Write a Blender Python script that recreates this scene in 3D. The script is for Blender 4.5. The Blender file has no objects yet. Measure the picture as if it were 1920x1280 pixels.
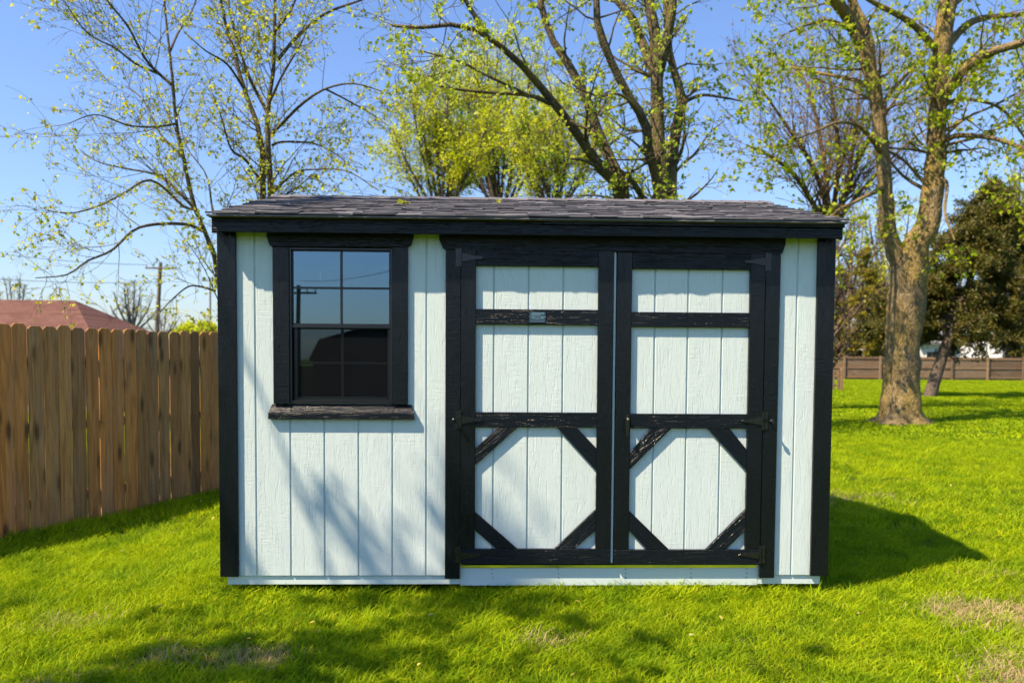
import bpy, bmesh, math, random
import numpy as np
from mathutils import Vector, Matrix

R_ = random.Random(7)
scene = bpy.context.scene
col = scene.collection
Z0 = 0.12                                   # siding bottom above the lawn

# ------------------------------------------------------------------ camera
F = 1456.93
CAM = np.array([-0.2318, -4.6365, 1.2994 + Z0])
YAW, PITCH, ROLL, SHIFT = 0.0285, -0.0439, 0.0065, 98.37
_d = np.array([math.sin(YAW)*math.cos(PITCH), math.cos(YAW)*math.cos(PITCH), math.sin(PITCH)])
_r = np.array([math.cos(YAW), -math.sin(YAW), 0.0])
_u = np.cross(_r, _d)
_r, _u = math.cos(ROLL)*_r + math.sin(ROLL)*_u, -math.sin(ROLL)*_r + math.cos(ROLL)*_u
cd = bpy.data.cameras.new('camera')
cam = bpy.data.objects.new('camera', cd)
col.objects.link(cam)
cam.matrix_world = Matrix(((_r[0], _u[0], -_d[0], CAM[0]), (_r[1], _u[1], -_d[1], CAM[1]),
                           (_r[2], _u[2], -_d[2], CAM[2]), (0, 0, 0, 1)))
cd.sensor_width = 36.0
cd.lens = F/1920*36
cd.shift_y = SHIFT/1920
cd.clip_start = 0.05
cd.clip_end = 3000
cd.dof.use_dof = True
cd.dof.focus_distance = 4.75
cd.dof.aperture_fstop = 2.2
scene.camera = cam

# ------------------------------------------------------------------ light
SUN = Vector((1.52, 0.91, -2.235)).normalized()
elev = math.asin(-SUN.z)
world = bpy.data.worlds.new('World')
scene.world = world
world.use_nodes = True
wn = world.node_tree.nodes
wl = world.node_tree.links
bg = wn['Background']
sky = wn.new('ShaderNodeTexSky')
sky.sky_type = 'NISHITA'
sky.sun_disc = False
sky.sun_elevation = elev
sky.sun_rotation = math.atan2(-SUN.x, -SUN.y)
sky.air_density = 1.35
sky.dust_density = 0.8
sky.ozone_density = 2.0
hs = wn.new('ShaderNodeMix')                 # the clear spring air is a little bluer than the model's
hs.data_type = 'RGBA'
hs.blend_type = 'MULTIPLY'
hs.inputs[0].default_value = 1.0
hs.inputs[7].default_value = (0.72, 0.82, 1.10, 1)
wl.new(sky.outputs[0], hs.inputs[6])
wl.new(hs.outputs[2], bg.inputs['Color'])
bg.inputs['Strength'].default_value = 0.085
ld = bpy.data.lights.new('sun', 'SUN')
ld.energy = 5.0
ld.angle = math.radians(0.55)
ld.color = (1.0, 0.80, 0.57)
sun = bpy.data.objects.new('sun', ld)
col.objects.link(sun)
sun.rotation_euler = SUN.to_track_quat('-Z', 'Y').to_euler()
vs = scene.view_settings
vs.view_transform = 'Standard'
vs.look = 'None'
vs.gamma = 1
vs.use_curve_mapping = False
vs.exposure = 1.22

cy = scene.cycles
cy.use_adaptive_sampling = True
cy.adaptive_threshold = 0.02
cy.max_bounces = 6
cy.diffuse_bounces = 3
cy.glossy_bounces = 3
cy.transmission_bounces = 4
cy.transparent_max_bounces = 12
cy.caustics_reflective = False
cy.caustics_refractive = False

# ------------------------------------------------------------------ helpers
def at(px, py, Y):
    """the point of the plane y = Y that the photograph shows at a pixel (a way to survey the place)"""
    v = _r*(px - 960)/F - _u*(py - 640 - SHIFT)/F + _d
    return CAM + v*((Y - CAM[1])/v[1])

def G(x, y):
    """height of the lawn: level round the shed, falling a little towards the board fence"""
    x = np.asarray(x, float); y = np.asarray(y, float)
    t = np.clip((-x - 1.6)/2.3, 0, 1)
    return -0.13*t*t*(3 - 2*t) + 0.012*np.sin(x*1.7 + 0.6)*np.sin(y*1.3 + 1.0)

def tag(o, label=None, cat=None, group=None, kind=None):
    if label: o['label'] = label
    if cat: o['category'] = cat
    if group: o['group'] = group
    if kind: o['kind'] = kind
    return o

def empty(name, loc, label, cat, group=None):
    o = bpy.data.objects.new(name, None)
    o.empty_display_size = 0.2
    o.location = Vector(loc)
    col.objects.link(o)
    return tag(o, label, cat, group)

def link(name, me, mat=None, parent=None, loc=None, rot=None):
    o = bpy.data.objects.new(name, me)
    col.objects.link(o)
    if mat is not None and not me.materials:
        me.materials.append(mat)
    if parent is not None: o.parent = parent
    if loc is not None: o.location = Vector(loc)
    if rot is not None: o.rotation_euler = rot
    return o

def np_mesh(name, V, Q, smooth=False):
    """mesh from arrays: V (n,3), Q (m,4) quads (or (m,3) triangles)"""
    V = np.ascontiguousarray(V, np.float32); Q = np.ascontiguousarray(Q, np.int32)
    k = Q.shape[1]
    me = bpy.data.meshes.new(name)
    me.vertices.add(len(V)); me.vertices.foreach_set('co', V.ravel())
    me.loops.add(Q.size); me.loops.foreach_set('vertex_index', Q.ravel())
    me.polygons.add(len(Q))
    me.polygons.foreach_set('loop_start', np.arange(0, Q.size, k, dtype=np.int32))
    me.polygons.foreach_set('loop_total', np.full(len(Q), k, np.int32))
    if smooth:
        me.polygons.foreach_set('use_smooth', np.ones(len(Q), bool))
    me.update(calc_edges=True)
    return me

def bm_mesh(name, bm, bevel=0.0, seg=1, smooth=False):
    if bevel:
        bmesh.ops.bevel(bm, geom=list(bm.edges), offset=bevel, segments=seg, affect='EDGES', clamp_overlap=True)
    bmesh.ops.recalc_face_normals(bm, faces=bm.faces)
    me = bpy.data.meshes.new(name)
    bm.to_mesh(me); bm.free()
    if smooth:
        for p in me.polygons: p.use_smooth = True
    return me

def add_box(bm, x0, x1, y0, y1, z0, z1):
    vs_ = [bm.verts.new(c) for c in ((x0,y0,z0),(x1,y0,z0),(x1,y1,z0),(x0,y1,z0),(x0,y0,z1),(x1,y0,z1),(x1,y1,z1),(x0,y1,z1))]
    for f in ((0,1,2,3),(4,5,6,7),(0,1,5,4),(1,2,6,5),(2,3,7,6),(3,0,4,7)):
        bm.faces.new([vs_[i] for i in f])

def add_prism(bm, poly, y0, y1):
    a = [bm.verts.new((p[0], y0, p[1])) for p in poly]
    b = [bm.verts.new((p[0], y1, p[1])) for p in poly]
    n = len(poly)
    bm.faces.new(a); bm.faces.new(b)
    for i in range(n):
        bm.faces.new((a[i], a[(i+1) % n], b[(i+1) % n], b[i]))

def add_cyl(bm, p0, p1, r0, r1=None, n=14):
    r1 = r0 if r1 is None else r1
    p0 = Vector(p0); p1 = Vector(p1)
    t = (p1 - p0).normalized()
    a = t.orthogonal().normalized(); b = t.cross(a)
    A = []; B = []
    for i in range(n):
        c, s = math.cos(2*math.pi*i/n), math.sin(2*math.pi*i/n)
        A.append(bm.verts.new(p0 + (a*c + b*s)*r0)); B.append(bm.verts.new(p1 + (a*c + b*s)*r1))
    bm.faces.new(A); bm.faces.new(B)
    for i in range(n):
        bm.faces.new((A[i], A[(i+1) % n], B[(i+1) % n], B[i]))

def board(name, poly, y0, th, ang, mat, parent, bevel=0.0015, label=None):
    """flat board seen from the front: outline poly in (x,z above siding bottom), front face at y0; its grain runs along local X,
    which is turned by ang in the wall's plane"""
    P = [Vector((p[0], p[1] + Z0)) for p in poly]
    c = sum(P, Vector((0, 0)))/len(P)
    ca, sa = math.cos(-ang), math.sin(-ang)
    L = [((p.x-c.x)*ca - (p.y-c.y)*sa, (p.x-c.x)*sa + (p.y-c.y)*ca) for p in P]
    bm = bmesh.new()
    add_prism(bm, L, 0.0, th)
    me = bm_mesh(name, bm, bevel)
    o = link(name, me, mat, parent, (c.x, y0, c.y), (0, -ang, 0))
    if label: o['label'] = label
    return o

def rect(x0, x1, z0, z1): return [(x0, z0), (x1, z0), (x1, z1), (x0, z1)]
VERT = math.pi/2

# ------------------------------------------------------------------ materials
class M:
    def __init__(s, name):
        s.m = bpy.data.materials.new(name); s.m.use_nodes = True
        s.nt = s.m.node_tree; s.N = s.nt.nodes; s.L = s.nt.links
        s.b = s.N['Principled BSDF']; s.out = s.N['Material Output']
    def n(s, t, **kw):
        nd = s.N.new('ShaderNode' + t)
        for k, v in kw.items():
            if hasattr(nd, k) and k not in ('Scale',): setattr(nd, k, v)
            else: nd.inputs[k].default_value = v
        return nd
    def l(s, a, b): s.L.new(a, b); return s
    def set(s, **kw):
        for k, v in kw.items():
            s.b.inputs[k.replace('_', ' ')].default_value = v
        return s
    def coords(s, scale, kind='Object', rnd=True):
        src = s.n('NewGeometry').outputs['Position'] if kind == 'World' else s.n('TexCoord').outputs[kind]
        if rnd:
            oi = s.n('ObjectInfo'); mu = s.n('VectorMath', operation='MULTIPLY')
            mu.inputs[1].default_value = (37.0, 91.0, 53.0)
            s.l(oi.outputs['Random'], mu.inputs[0])
            ad = s.n('VectorMath', operation='ADD'); s.l(src, ad.inputs[0]); s.l(mu.outputs[0], ad.inputs[1]); src = ad.outputs[0]
        mp = s.n('Mapping'); mp.inputs['Scale'].default_value = scale
        s.l(src, mp.inputs['Vector'])
        return mp.outputs[0]
    def noise(s, vec, scale=1.0, detail=4.0, rough=0.5, dist=0.0):
        nd = s.n('TexNoise'); nd.inputs['Scale'].default_value = scale; nd.inputs['Detail'].default_value = detail
        nd.inputs['Roughness'].default_value = rough; nd.inputs['Distortion'].default_value = dist
        s.l(vec, nd.inputs['Vector']); return nd.outputs[0]
    def ramp(s, fac, stops, interp='LINEAR'):
        nd = s.n('ValToRGB'); cr = nd.color_ramp; cr.interpolation = interp
        while len(cr.elements) < len(stops): cr.elements.new(0.5)
        for e, (p, c) in zip(cr.elements, stops):
            e.position = p; e.color = (c, c, c, 1) if isinstance(c, (int, float)) else (*c, 1)
        s.l(fac, nd.inputs[0]); return nd.outputs[0]
    def math(s, op, a, b=None, clamp=False):
        nd = s.n('Math', operation=op); nd.use_clamp = clamp
        for i, v in enumerate((a, b)):
            if v is None: continue
            if isinstance(v, (int, float)): nd.inputs[i].default_value = v
            else: s.l(v, nd.inputs[i])
        return nd.outputs[0]
    def mix(s, fac, a, b, mode='MIX'):
        nd = s.n('Mix', data_type='RGBA', blend_type=mode)
        for i, v in ((0, fac), (6, a), (7, b)):
            if isinstance(v, (int, float)): nd.inputs[i].default_value = v
            elif isinstance(v, tuple): nd.inputs[i].default_value = (*v, 1)
            else: s.l(v, nd.inputs[i])
        return nd.outputs[2]
    def bump(s, h, strength=0.5, dist=0.002):
        nd = s.n('Bump'); nd.inputs['Strength'].default_value = strength; nd.inputs['Distance'].default_value = dist
        s.l(h, nd.inputs['Height']); s.l(nd.outputs[0], s.b.inputs['Normal']); return s
    def color(s, c): s.l(c, s.b.inputs['Base Color']); return s

def emboss(m):
    """pressed cedar grain along local X: wandering ridges, with cross saw marks in patches"""
    g1 = m.noise(m.coords((4.0, 52, 52)), 1.5, 4, 0.66, 0.9)
    g2 = m.noise(m.coords((95, 11, 11)), 1.0, 1, 0.5, 0.5)
    patch = m.ramp(m.noise(m.coords((3.2, 8, 8)), 1.0, 1), [(0.44, 0.0), (0.58, 0.75)])
    r = m.ramp(g1, [(0.34, 0.0), (0.47, 0.8), (0.6, 0.55), (0.72, 1.0)])
    return m.math('ADD', r, m.math('MULTIPLY', g2, patch)), g1, patch

def mk_siding():
    m = M('painted_siding')
    h, g, p = emboss(m)
    oi = m.n('ObjectInfo')
    c = m.mix(m.math('MULTIPLY', g, 0.35), (0.510, 0.610, 0.615), (0.445, 0.545, 0.555))
    c = m.mix(m.math('MULTIPLY', oi.outputs['Random'], 0.10), c, (0.70, 0.76, 0.74))
    dirt = m.ramp(m.noise(m.coords((1.2, 3.5, 3.5)), 1.0, 5, 0.6), [(0.5, 0.0), (0.8, 0.22)])
    c = m.mix(dirt, c, (0.50, 0.58, 0.56))
    m.color(c).set(Roughness=0.55, Specular_IOR_Level=0.3).bump(h, 0.6, 0.0026)
    return m.m

def mk_trim(name, colr, rough=0.32, strength=0.8):
    m = M(name)
    h, g, p = emboss(m)
    c = m.mix(g, tuple(x*0.8 for x in colr), tuple(x*1.35 for x in colr))
    m.color(c)
    rr = m.ramp(m.noise(m.coords((3, 12, 12)), 1.0, 4), [(0.35, rough*0.75), (0.7, rough*1.5)])
    m.l(rr, m.b.inputs['Roughness'])
    m.set(Specular_IOR_Level=0.24).bump(h, strength, 0.004)
    return m.m

def mk_plain(name, colr, rough=0.5, metal=0.0, bumps=0.0, bscale=200, var=0.15, spec=0.5):
    m = M(name)
    n = m.noise(m.coords((1, 1, 1)), bscale, 4, 0.6)
    m.color(m.mix(n, tuple(x*(1-var) for x in colr), tuple(min(1, x*(1+var)) for x in colr)))
    m.set(Roughness=rough, Metallic=metal, Specular_IOR_Level=spec)
    if bumps: m.bump(n, bumps, 0.002)
    return m.m

def mk_shingle():
    m = M('asphalt_shingle')
    oi = m.n('ObjectInfo')
    v = m.coords((1, 1, 1))
    n = m.noise(v, 420, 3, 0.7)
    n2 = m.noise(v, 22, 3, 0.6)
    base = m.ramp(oi.outputs['Random'], [(0.0, (0.055, 0.058, 0.072)), (0.5, (0.095, 0.098, 0.118)), (1.0, (0.150, 0.152, 0.178))])
    c = m.mix(m.ramp(n, [(0.35, 0.0), (0.7, 0.7)]), base, (0.23, 0.224, 0.235))
    c = m.mix(m.math('MULTIPLY', n2, 0.4), c, (0.04, 0.04, 0.044))
    # butt-edge shade painted as a dark granule band below the next course
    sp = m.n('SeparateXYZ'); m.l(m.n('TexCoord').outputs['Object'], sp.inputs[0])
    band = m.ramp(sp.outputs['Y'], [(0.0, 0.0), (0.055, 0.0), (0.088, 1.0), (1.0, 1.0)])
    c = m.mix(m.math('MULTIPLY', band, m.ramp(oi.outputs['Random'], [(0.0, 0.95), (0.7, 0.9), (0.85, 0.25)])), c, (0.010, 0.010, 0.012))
    m.color(c).set(Roughness=0.92, Specular_IOR_Level=0.2).bump(n, 0.6, 0.0015)
    return m.m

def mk_fence(name, dark, light, grey, gs=0.5):
    m = M(name)
    oi = m.n('ObjectInfo')
    v = m.coords((1.1, 17, 17))
    g = m.noise(v, 1.6, 6, 0.6, 1.2)
    v2 = m.coords((3.0, 60, 60)); g2 = m.noise(v2, 1.5, 4, 0.6, 0.5)
    c = m.mix(m.ramp(g, [(0.26, 0.0), (0.74, 1.0)]), dark, light)
    # board-to-board hue: warm honey to weathered grey
    hue = m.ramp(oi.outputs['Random'], [(0.0, (0.52, 0.42, 0.32)), (0.2, (1.25, 1.04, 0.72)), (0.4, (0.72, 0.64, 0.55)), (0.6, (1.3, 0.86, 0.44)), (0.8, (1.08, 0.94, 0.74)), (1.0, (0.50, 0.41, 0.34))])
    c = m.mix(1.0, c, hue, 'MULTIPLY')
    grm = m.ramp(m.noise(m.coords((0.8, 7, 7)), 1.0, 4, 0.6), [(0.5, 0.0), (0.72, gs)])
    c = m.mix(grm, c, grey)
    # cathedral rings
    wv = m.n('TexWave', wave_type='RINGS', rings_direction='Y')
    wv.inputs['Scale'].default_value = 5.0; wv.inputs['Distortion'].default_value = 5.0; wv.inputs['Detail'].default_value = 2.0
    m.l(m.coords((0.55, 7, 7)), wv.inputs['Vector'])
    c = m.mix(m.math('MULTIPLY', m.ramp(wv.outputs['Fac'], [(0.5, 0.0), (0.95, 1.0)]), 0.42), c, tuple(x*0.45 for x in dark))
    # knots
    vo = m.n('TexVoronoi'); vo.inputs['Scale'].default_value = 1.0
    m.l(m.coords((2.0, 7.0, 7.0)), vo.inputs['Vector'])
    kn = m.ramp(vo.outputs['Distance'], [(0.0, 1.0), (0.11, 0.9), (0.20, 0.25), (0.29, 0.0)])
    c = m.mix(m.math('MULTIPLY', kn, 0.85), c, tuple(x*0.22 for x in dark))
    # matt finish, bump from both grain noises
    m.color(c).set(Roughness=0.78, Specular_IOR_Level=0.25).bump(m.math('ADD', g2, g), 0.5, 0.003)
    return m.m

def mk_bark(name, dark, light, moss=None, mossamt=0.5, scale=1.0):
    m = M(name)
    v = m.coords((9*scale, 9*scale, 2.2*scale), 'World', False)
    n = m.noise(v, 1.6, 7, 0.65, 1.2)
    vo = m.n('TexVoronoi', feature='DISTANCE_TO_EDGE'); vo.inputs['Scale'].default_value = 2.2
    m.l(v, vo.inputs['Vector'])
    cr = m.ramp(vo.outputs['Distance'], [(0.0, 0.0), (0.22, 1.0)])
    c = m.mix(m.ramp(n, [(0.32, 0.0), (0.68, 1.0)]), dark, light)
    c = m.mix(m.math('MULTIPLY', m.math('SUBTRACT', 1.0, cr), 0.55), c, tuple(x*0.4 for x in dark))
    if moss:
        mm = m.ramp(m.noise(m.coords((1.7, 1.7, 0.9), 'World', False), 1.0, 4, 0.6), [(0.42, 0.0), (0.66, mossamt)])
        c = m.mix(mm, c, moss)
    m.color(c).set(Roughness=0.9, Specular_IOR_Level=0.15).bump(m.math('ADD', m.math('MULTIPLY', cr, 0.6), n), 0.9, 0.025)
    return m.m

def mk_leaf(name, cols, trans=0.45, tint=(1.15, 1.2, 0.6)):
    m = M(name)
    ge = m.n('NewGeometry')
    k = len(cols)
    c = m.ramp(ge.outputs['Random Per Island'], [(i/(k-1), cols[i]) for i in range(k)])
    m.color(c).set(Roughness=0.5, Specular_IOR_Level=0.25)
    tr = m.n('BsdfTranslucent')
    m.l(m.mix(1.0, c, tint, 'MULTIPLY'), tr.inputs['Color'])
    ms = m.n('MixShader'); ms.inputs[0].default_value = trans
    m.l(m.b.outputs[0], ms.inputs[1]); m.l(tr.outputs[0], ms.inputs[2]); m.l(ms.outputs[0], m.out.inputs['Surface'])
    return m.m

MAT = {}
MAT['siding'] = mk_siding()
MAT['white'] = mk_plain('painted_rim', (0.51, 0.61, 0.615), 0.55, 0, 0.25, 60, 0.05, 0.3)
MAT['black'] = mk_trim('black_trim_paint', (0.0040, 0.0062, 0.0090), 0.22, 0.60)
MAT['vinyl'] = mk_plain('black_vinyl', (0.006, 0.008, 0.011), 0.28, 0, 0, 40, 0.1)
MAT['iron'] = mk_plain('black_iron', (0.007, 0.008, 0.010), 0.25, 0.0, 0.1, 300, 0.2, 0.5)
MAT['screw'] = mk_plain('dark_screw', (0.05, 0.05, 0.055), 0.3, 0.8, 0, 100, 0.1)
MAT['steel'] = mk_plain('bright_steel', (0.75, 0.73, 0.66), 0.22, 1.0, 0, 100, 0.05)
MAT['alu'] = mk_plain('brushed_aluminium', (0.86, 0.88, 0.84), 0.16, 1.0, 0.05, 60, 0.03)
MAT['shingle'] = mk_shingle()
MAT['picket'] = mk_fence('fence_pine', (0.17, 0.095, 0.042), (0.50, 0.325, 0.16), (0.25, 0.215, 0.17), 0.42)
MAT['oldfence'] = mk_fence('weathered_fence', (0.13, 0.10, 0.075), (0.30, 0.245, 0.19), (0.22, 0.20, 0.18), 0.6)
MAT['inside'] = mk_plain('bare_plywood', (0.16, 0.12, 0.075), 0.8)
MAT['pole'] = mk_plain('tarred_pole', (0.16, 0.125, 0.095), 0.9, 0, 0.4, 30, 0.3, 0.1)
MAT['wire'] = mk_plain('dark_cable', (0.035, 0.035, 0.04), 0.6)
MAT['ceramic'] = mk_plain('grey_insulator', (0.25, 0.25, 0.27), 0.3)

def mk_glass():
    m = M('window_glass')
    fr = m.n('Fresnel'); fr.inputs['IOR'].default_value = 2.6
    gl = m.n('BsdfGlossy'); gl.inputs['Roughness'].default_value = 0.004; gl.inputs['Color'].default_value = (0.52, 0.80, 1.0, 1)
    tr = m.n('BsdfTransparent'); tr.inputs['Color'].default_value = (0.42, 0.45, 0.46, 1)
    n = m.noise(m.coords((1, 1, 1)), 1.4, 1, 0.4)
    bp = m.n('Bump'); bp.inputs['Strength'].default_value = 0.03; bp.inputs['Distance'].default_value = 0.01
    m.l(n, bp.inputs['Height']); m.l(bp.outputs[0], gl.inputs['Normal'])
    ms = m.n('MixShader'); m.l(fr.outputs[0], ms.inputs[0]); m.l(tr.outputs[0], ms.inputs[1]); m.l(gl.outputs[0], ms.inputs[2])
    m.l(ms.outputs[0], m.out.inputs['Surface'])
    return m.m
MAT['glass'] = mk_glass()

def mk_screen():
    m = M('insect_screen')
    df = m.n('BsdfDiffuse'); df.inputs['Color'].default_value = (0.012, 0.013, 0.015, 1)
    tr = m.n('BsdfTransparent')
    ms = m.n('MixShader'); ms.inputs[0].default_value = 0.42
    m.l(tr.outputs[0], ms.inputs[1]); m.l(df.outputs[0], ms.inputs[2]); m.l(ms.outputs[0], m.out.inputs['Surface'])
    return m.m
MAT['screen'] = mk_screen()

# ------------------------------------------------------------------ ground
DRY = [(-1.40, -1.0, 0.20, 0.75), (-1.75, -0.95, 0.16, 0.5), (0.02, -0.78, 0.16, 0.55), (2.75, -0.45, 0.42, 0.9), (2.35, -1.25, 0.34, 0.95),
       (2.75, -1.4, 0.3, 0.9), (-2.6, -0.35, 0.3, 0.35), (-1.2, -1.5, 0.18, 0.45), (3.1, 0.3, 0.3, 0.4), (3.6, 3.3, 0.5, 0.45), (-2.2, -1.35, 0.3, 0.4), (0.9, -1.4, 0.3, 0.25)]
def dry(x, y):
    d = np.zeros_like(x)
    for (a, b, r, s) in DRY:
        d = np.maximum(d, s*np.exp(-(((x-a)/(r*1.35))**2 + ((y-b)/r)**2)))
    n = 0.5 + 0.5*np.sin(x*5.1 + 2*np.sin(y*3.7))*np.sin(y*6.3 + 1.7*np.sin(x*4.1))
    n2 = 0.5 + 0.5*np.sin(x*17.3 + 3*np.sin(y*13.1))*np.sin(y*19.7 + 2.3*np.sin(x*15.9))
    return np.clip(d*(0.25 + 0.45*n + 0.55*n2)*0.92 + 0.10*n*n2, 0, 1)

def mk_ground():
    m = M('lawn_soil')
    v = m.coords((1, 1, 1), 'World', False)
    n1 = m.noise(v, 0.35, 5, 0.6); n2 = m.noise(v, 9, 6, 0.7); n3 = m.noise(v, 70, 4, 0.7)
    c = m.mix(m.ramp(n2, [(0.3, 0.0), (0.7, 1.0)]), (0.016, 0.032, 0.003), (0.040, 0.075, 0.005))
    c = m.mix(m.ramp(n1, [(0.4, 0.0), (0.7, 0.5)]), c, (0.055, 0.085, 0.006))
    c = m.mix(m.math('MULTIPLY', m.ramp(n3, [(0.4, 0.0), (0.7, 1.0)]), 0.35), c, (0.015, 0.022, 0.005))
    tf = m.n('Attribute', attribute_name='turf', attribute_type='GEOMETRY')
    c = m.mix(m.math('MULTIPLY', tf.outputs['Fac'], m.ramp(n2, [(0.3, .55), (0.7, 1.0)])), c, (0.075, 0.14, 0.004))
    at_ = m.n('Attribute', attribute_name='dry', attribute_type='GEOMETRY')
    c = m.mix(m.math('MULTIPLY', at_.outputs['Fac'], 0.6), c, (0.17, 0.13, 0.065))
    m.color(c).set(Roughness=0.95, Specular_IOR_Level=0.1).bump(m.math('ADD', n2, m.math('MULTIPLY', n3, 0.5)), 0.8, 0.03)
    return m.m

def build_ground():
    def axis(lo, hi, step, far):
        a = list(np.arange(lo, hi + 1e-6, step)); k = step
        left = []; x = lo
        while x > -far: k *= 1.5; x -= k; left.append(x)
        k = step; right = []; x = hi
        while x < far: k *= 1.5; x += k; right.append(x)
        return np.array(left[::-1] + a + right)
    X = axis(-6.0, 7.0, 0.10, 900); Y = axis(-4.0, 8.0, 0.10, 1500)
    XX, YY = np.meshgrid(X, Y)
    V = np.stack([XX, YY, G(XX, YY)], -1).reshape(-1, 3)
    nx, ny = len(X), len(Y)
    i = np.arange(nx*ny).reshape(ny, nx)
    Q = np.stack([i[:-1, :-1], i[:-1, 1:], i[1:, 1:], i[1:, :-1]], -1).reshape(-1, 4)
    me = np_mesh('ground', V, Q, True)
    a = me.attributes.new('dry', 'FLOAT', 'POINT')
    a.data.foreach_set('value', dry(V[:, 0], V[:, 1]).astype(np.float32))
    # finely mown turf farther off, where no single blades are modelled
    wx, wy = V[:, 0] - CAM[0], V[:, 1] - CAM[1]
    turf = ((np.abs(wx) > wy*.95 + 1.2) | (V[:, 1] > 58) | (V[:, 0] < -10)).astype(np.float32)
    me.attributes.new('turf', 'FLOAT', 'POINT').data.foreach_set('value', turf)
    o = link('ground', me, mk_ground())
    tag(o, 'green back yard lawn with straw coloured patches', 'lawn', kind='structure')
build_ground()

# ------------------------------------------------------------------ the shed
shed = empty('storage_shed', (0, 0, 0), 'pale blue grey wooden storage shed with black trim and double doors', 'shed')
T = 0.0225
wall = None
# walls behind the planks (hollow building)
def part_boxes(name, boxes, mat, parent=shed, bevel=0.0):
    bm = bmesh.new()
    for b in boxes: add_box(bm, *b)
    return link(name, bm_mesh(name, bm, bevel), mat, parent)

D_ = 2.44   # depth
HW = 1.775  # half width of the box
front = part_boxes('front_wall', [(-1.79, -1.425, 0.007, 0.05, Z0, Z0+2.10), (-1.4245, -0.795, 0.007, 0.05, Z0, Z0+1.045),
                                  (-1.4245, -0.795, 0.007, 0.05, Z0+1.956, Z0+2.10), (-0.7945, -0.395, 0.007, 0.05, Z0, Z0+2.10),
                                  (-0.3945, 1.3995, 0.007, 0.05, Z0+1.96, Z0+2.10), (1.40, 1.79, 0.007, 0.05, Z0, Z0+2.10)], MAT['siding'])
GR = 0.0045
edges = [-1.79, -1.618, -1.415, -1.214, -1.0125, -0.811, -0.610, -0.42]
for a, b in zip(edges[:-1], edges[1:]):
    top = 1.0 if -1.42 < a < -0.82 else 2.10
    board('siding_plank', rect(a+GR, b-GR, 0.0, top), 0.0, 0.008, VERT, MAT['siding'], front, 0.0025)
for a, b in ((1.42, 1.609), (1.609, 1.79)):
    board('siding_plank', rect(a+GR, b-GR, 0.0, 2.10), 0.0, 0.008, VERT, MAT['siding'], front, 0.0025)

ZE, ZR, YE, YR = 2.115 + Z0, 2.495 + Z0, -0.17, 1.22
def roofz(y):   # underside follows the deck
    return ZE + (ZR - ZE)*(y - YE)/(YR - YE) if y <= YR else ZE + (ZR - ZE)*((2*YR - YE) - y)/(YR - YE)
for s, nm in ((-1, 'side_wall'), (1, 'side_wall')):
    w = part_boxes(nm, [(s*HW - 0.02, s*HW + 0.02, 0.051, D_, Z0, Z0 + 2.0)], MAT['siding'])
    bm = bmesh.new()
    k = 0; y = 0.06
    while y < D_ - 0.02:
        y2 = min(y + 0.203, D_)
        ya, yb = y + GR, y2 - GR
        xo, xi = s*(HW + 0.0285), s*(HW + 0.0205)
        za, zb = roofz(ya) - 0.055, roofz(yb) - 0.055
        bm = bmesh.new()
        vv = [bm.verts.new(c) for c in ((xo,ya,Z0),(xo,yb,Z0),(xo,yb,zb),(xo,ya,za),(xi,ya,Z0),(xi,yb,Z0),(xi,yb,zb),(xi,ya,za))]
        for f in ((0,1,2,3),(4,5,6,7),(0,1,5,4),(1,2,6,5),(2,3,7,6),(3,0,4,7)): bm.faces.new([vv[i] for i in f])
        link('siding_plank', bm_mesh('side_plank', bm, 0.0015), MAT['siding'], w)
        y = y2
part_boxes('back_wall', [(-HW + 0.0205, HW - 0.0205, D_ - 0.03, D_ + 0.01, Z0, Z0 + 2.1)], MAT['siding'])
part_boxes('floor', [(-1.78, 1.78, 0.055, D_ - 0.04, Z0 - 0.03, Z0 + 0.03)], MAT['inside'])
# frame below
part_boxes('rim_board', [(-1.794, -0.4065, 0.012, 0.049, Z0 - 0.056, Z0 - 0.002)], MAT['white'], bevel=0.002)
part_boxes('rim_board', [(1.4065, 1.794, 0.012, 0.049, Z0 - 0.058, Z0 - 0.002)], MAT['white'], bevel=0.002)
for y in (0.42, 2.0):
    part_boxes('skid', [(-1.72, 1.72, y, y + 0.09, -0.03, Z0 - 0.035)], MAT['oldfence'], bevel=0.004)
thr = part_boxes('threshold', [(-0.406, 1.406, 0.010, 0.049, Z0 - 0.064, Z0 + 0.043)], MAT['white'], bevel=0.0015)
part_boxes('metal_strip', [(-0.404, 1.402, 0.006, 0.05, Z0 + 0.0435, Z0 + 0.0625)], MAT['alu'], thr, 0.001)
bm = bmesh.new()
for x in (-0.21, 0.19, 0.60, 1.0, 1.34):
    for k in range(3):
        add_cyl(bm, (x + R_.uniform(-.004, .004), 0.0075, Z0 + 0.036 - k*0.026), (x, 0.012, Z0 + 0.036 - k*0.026), 0.0032, n=8)
tag(link('nail_heads', bm_mesh('nail_heads', bm), MAT['screw'], thr), kind='stuff')

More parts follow.
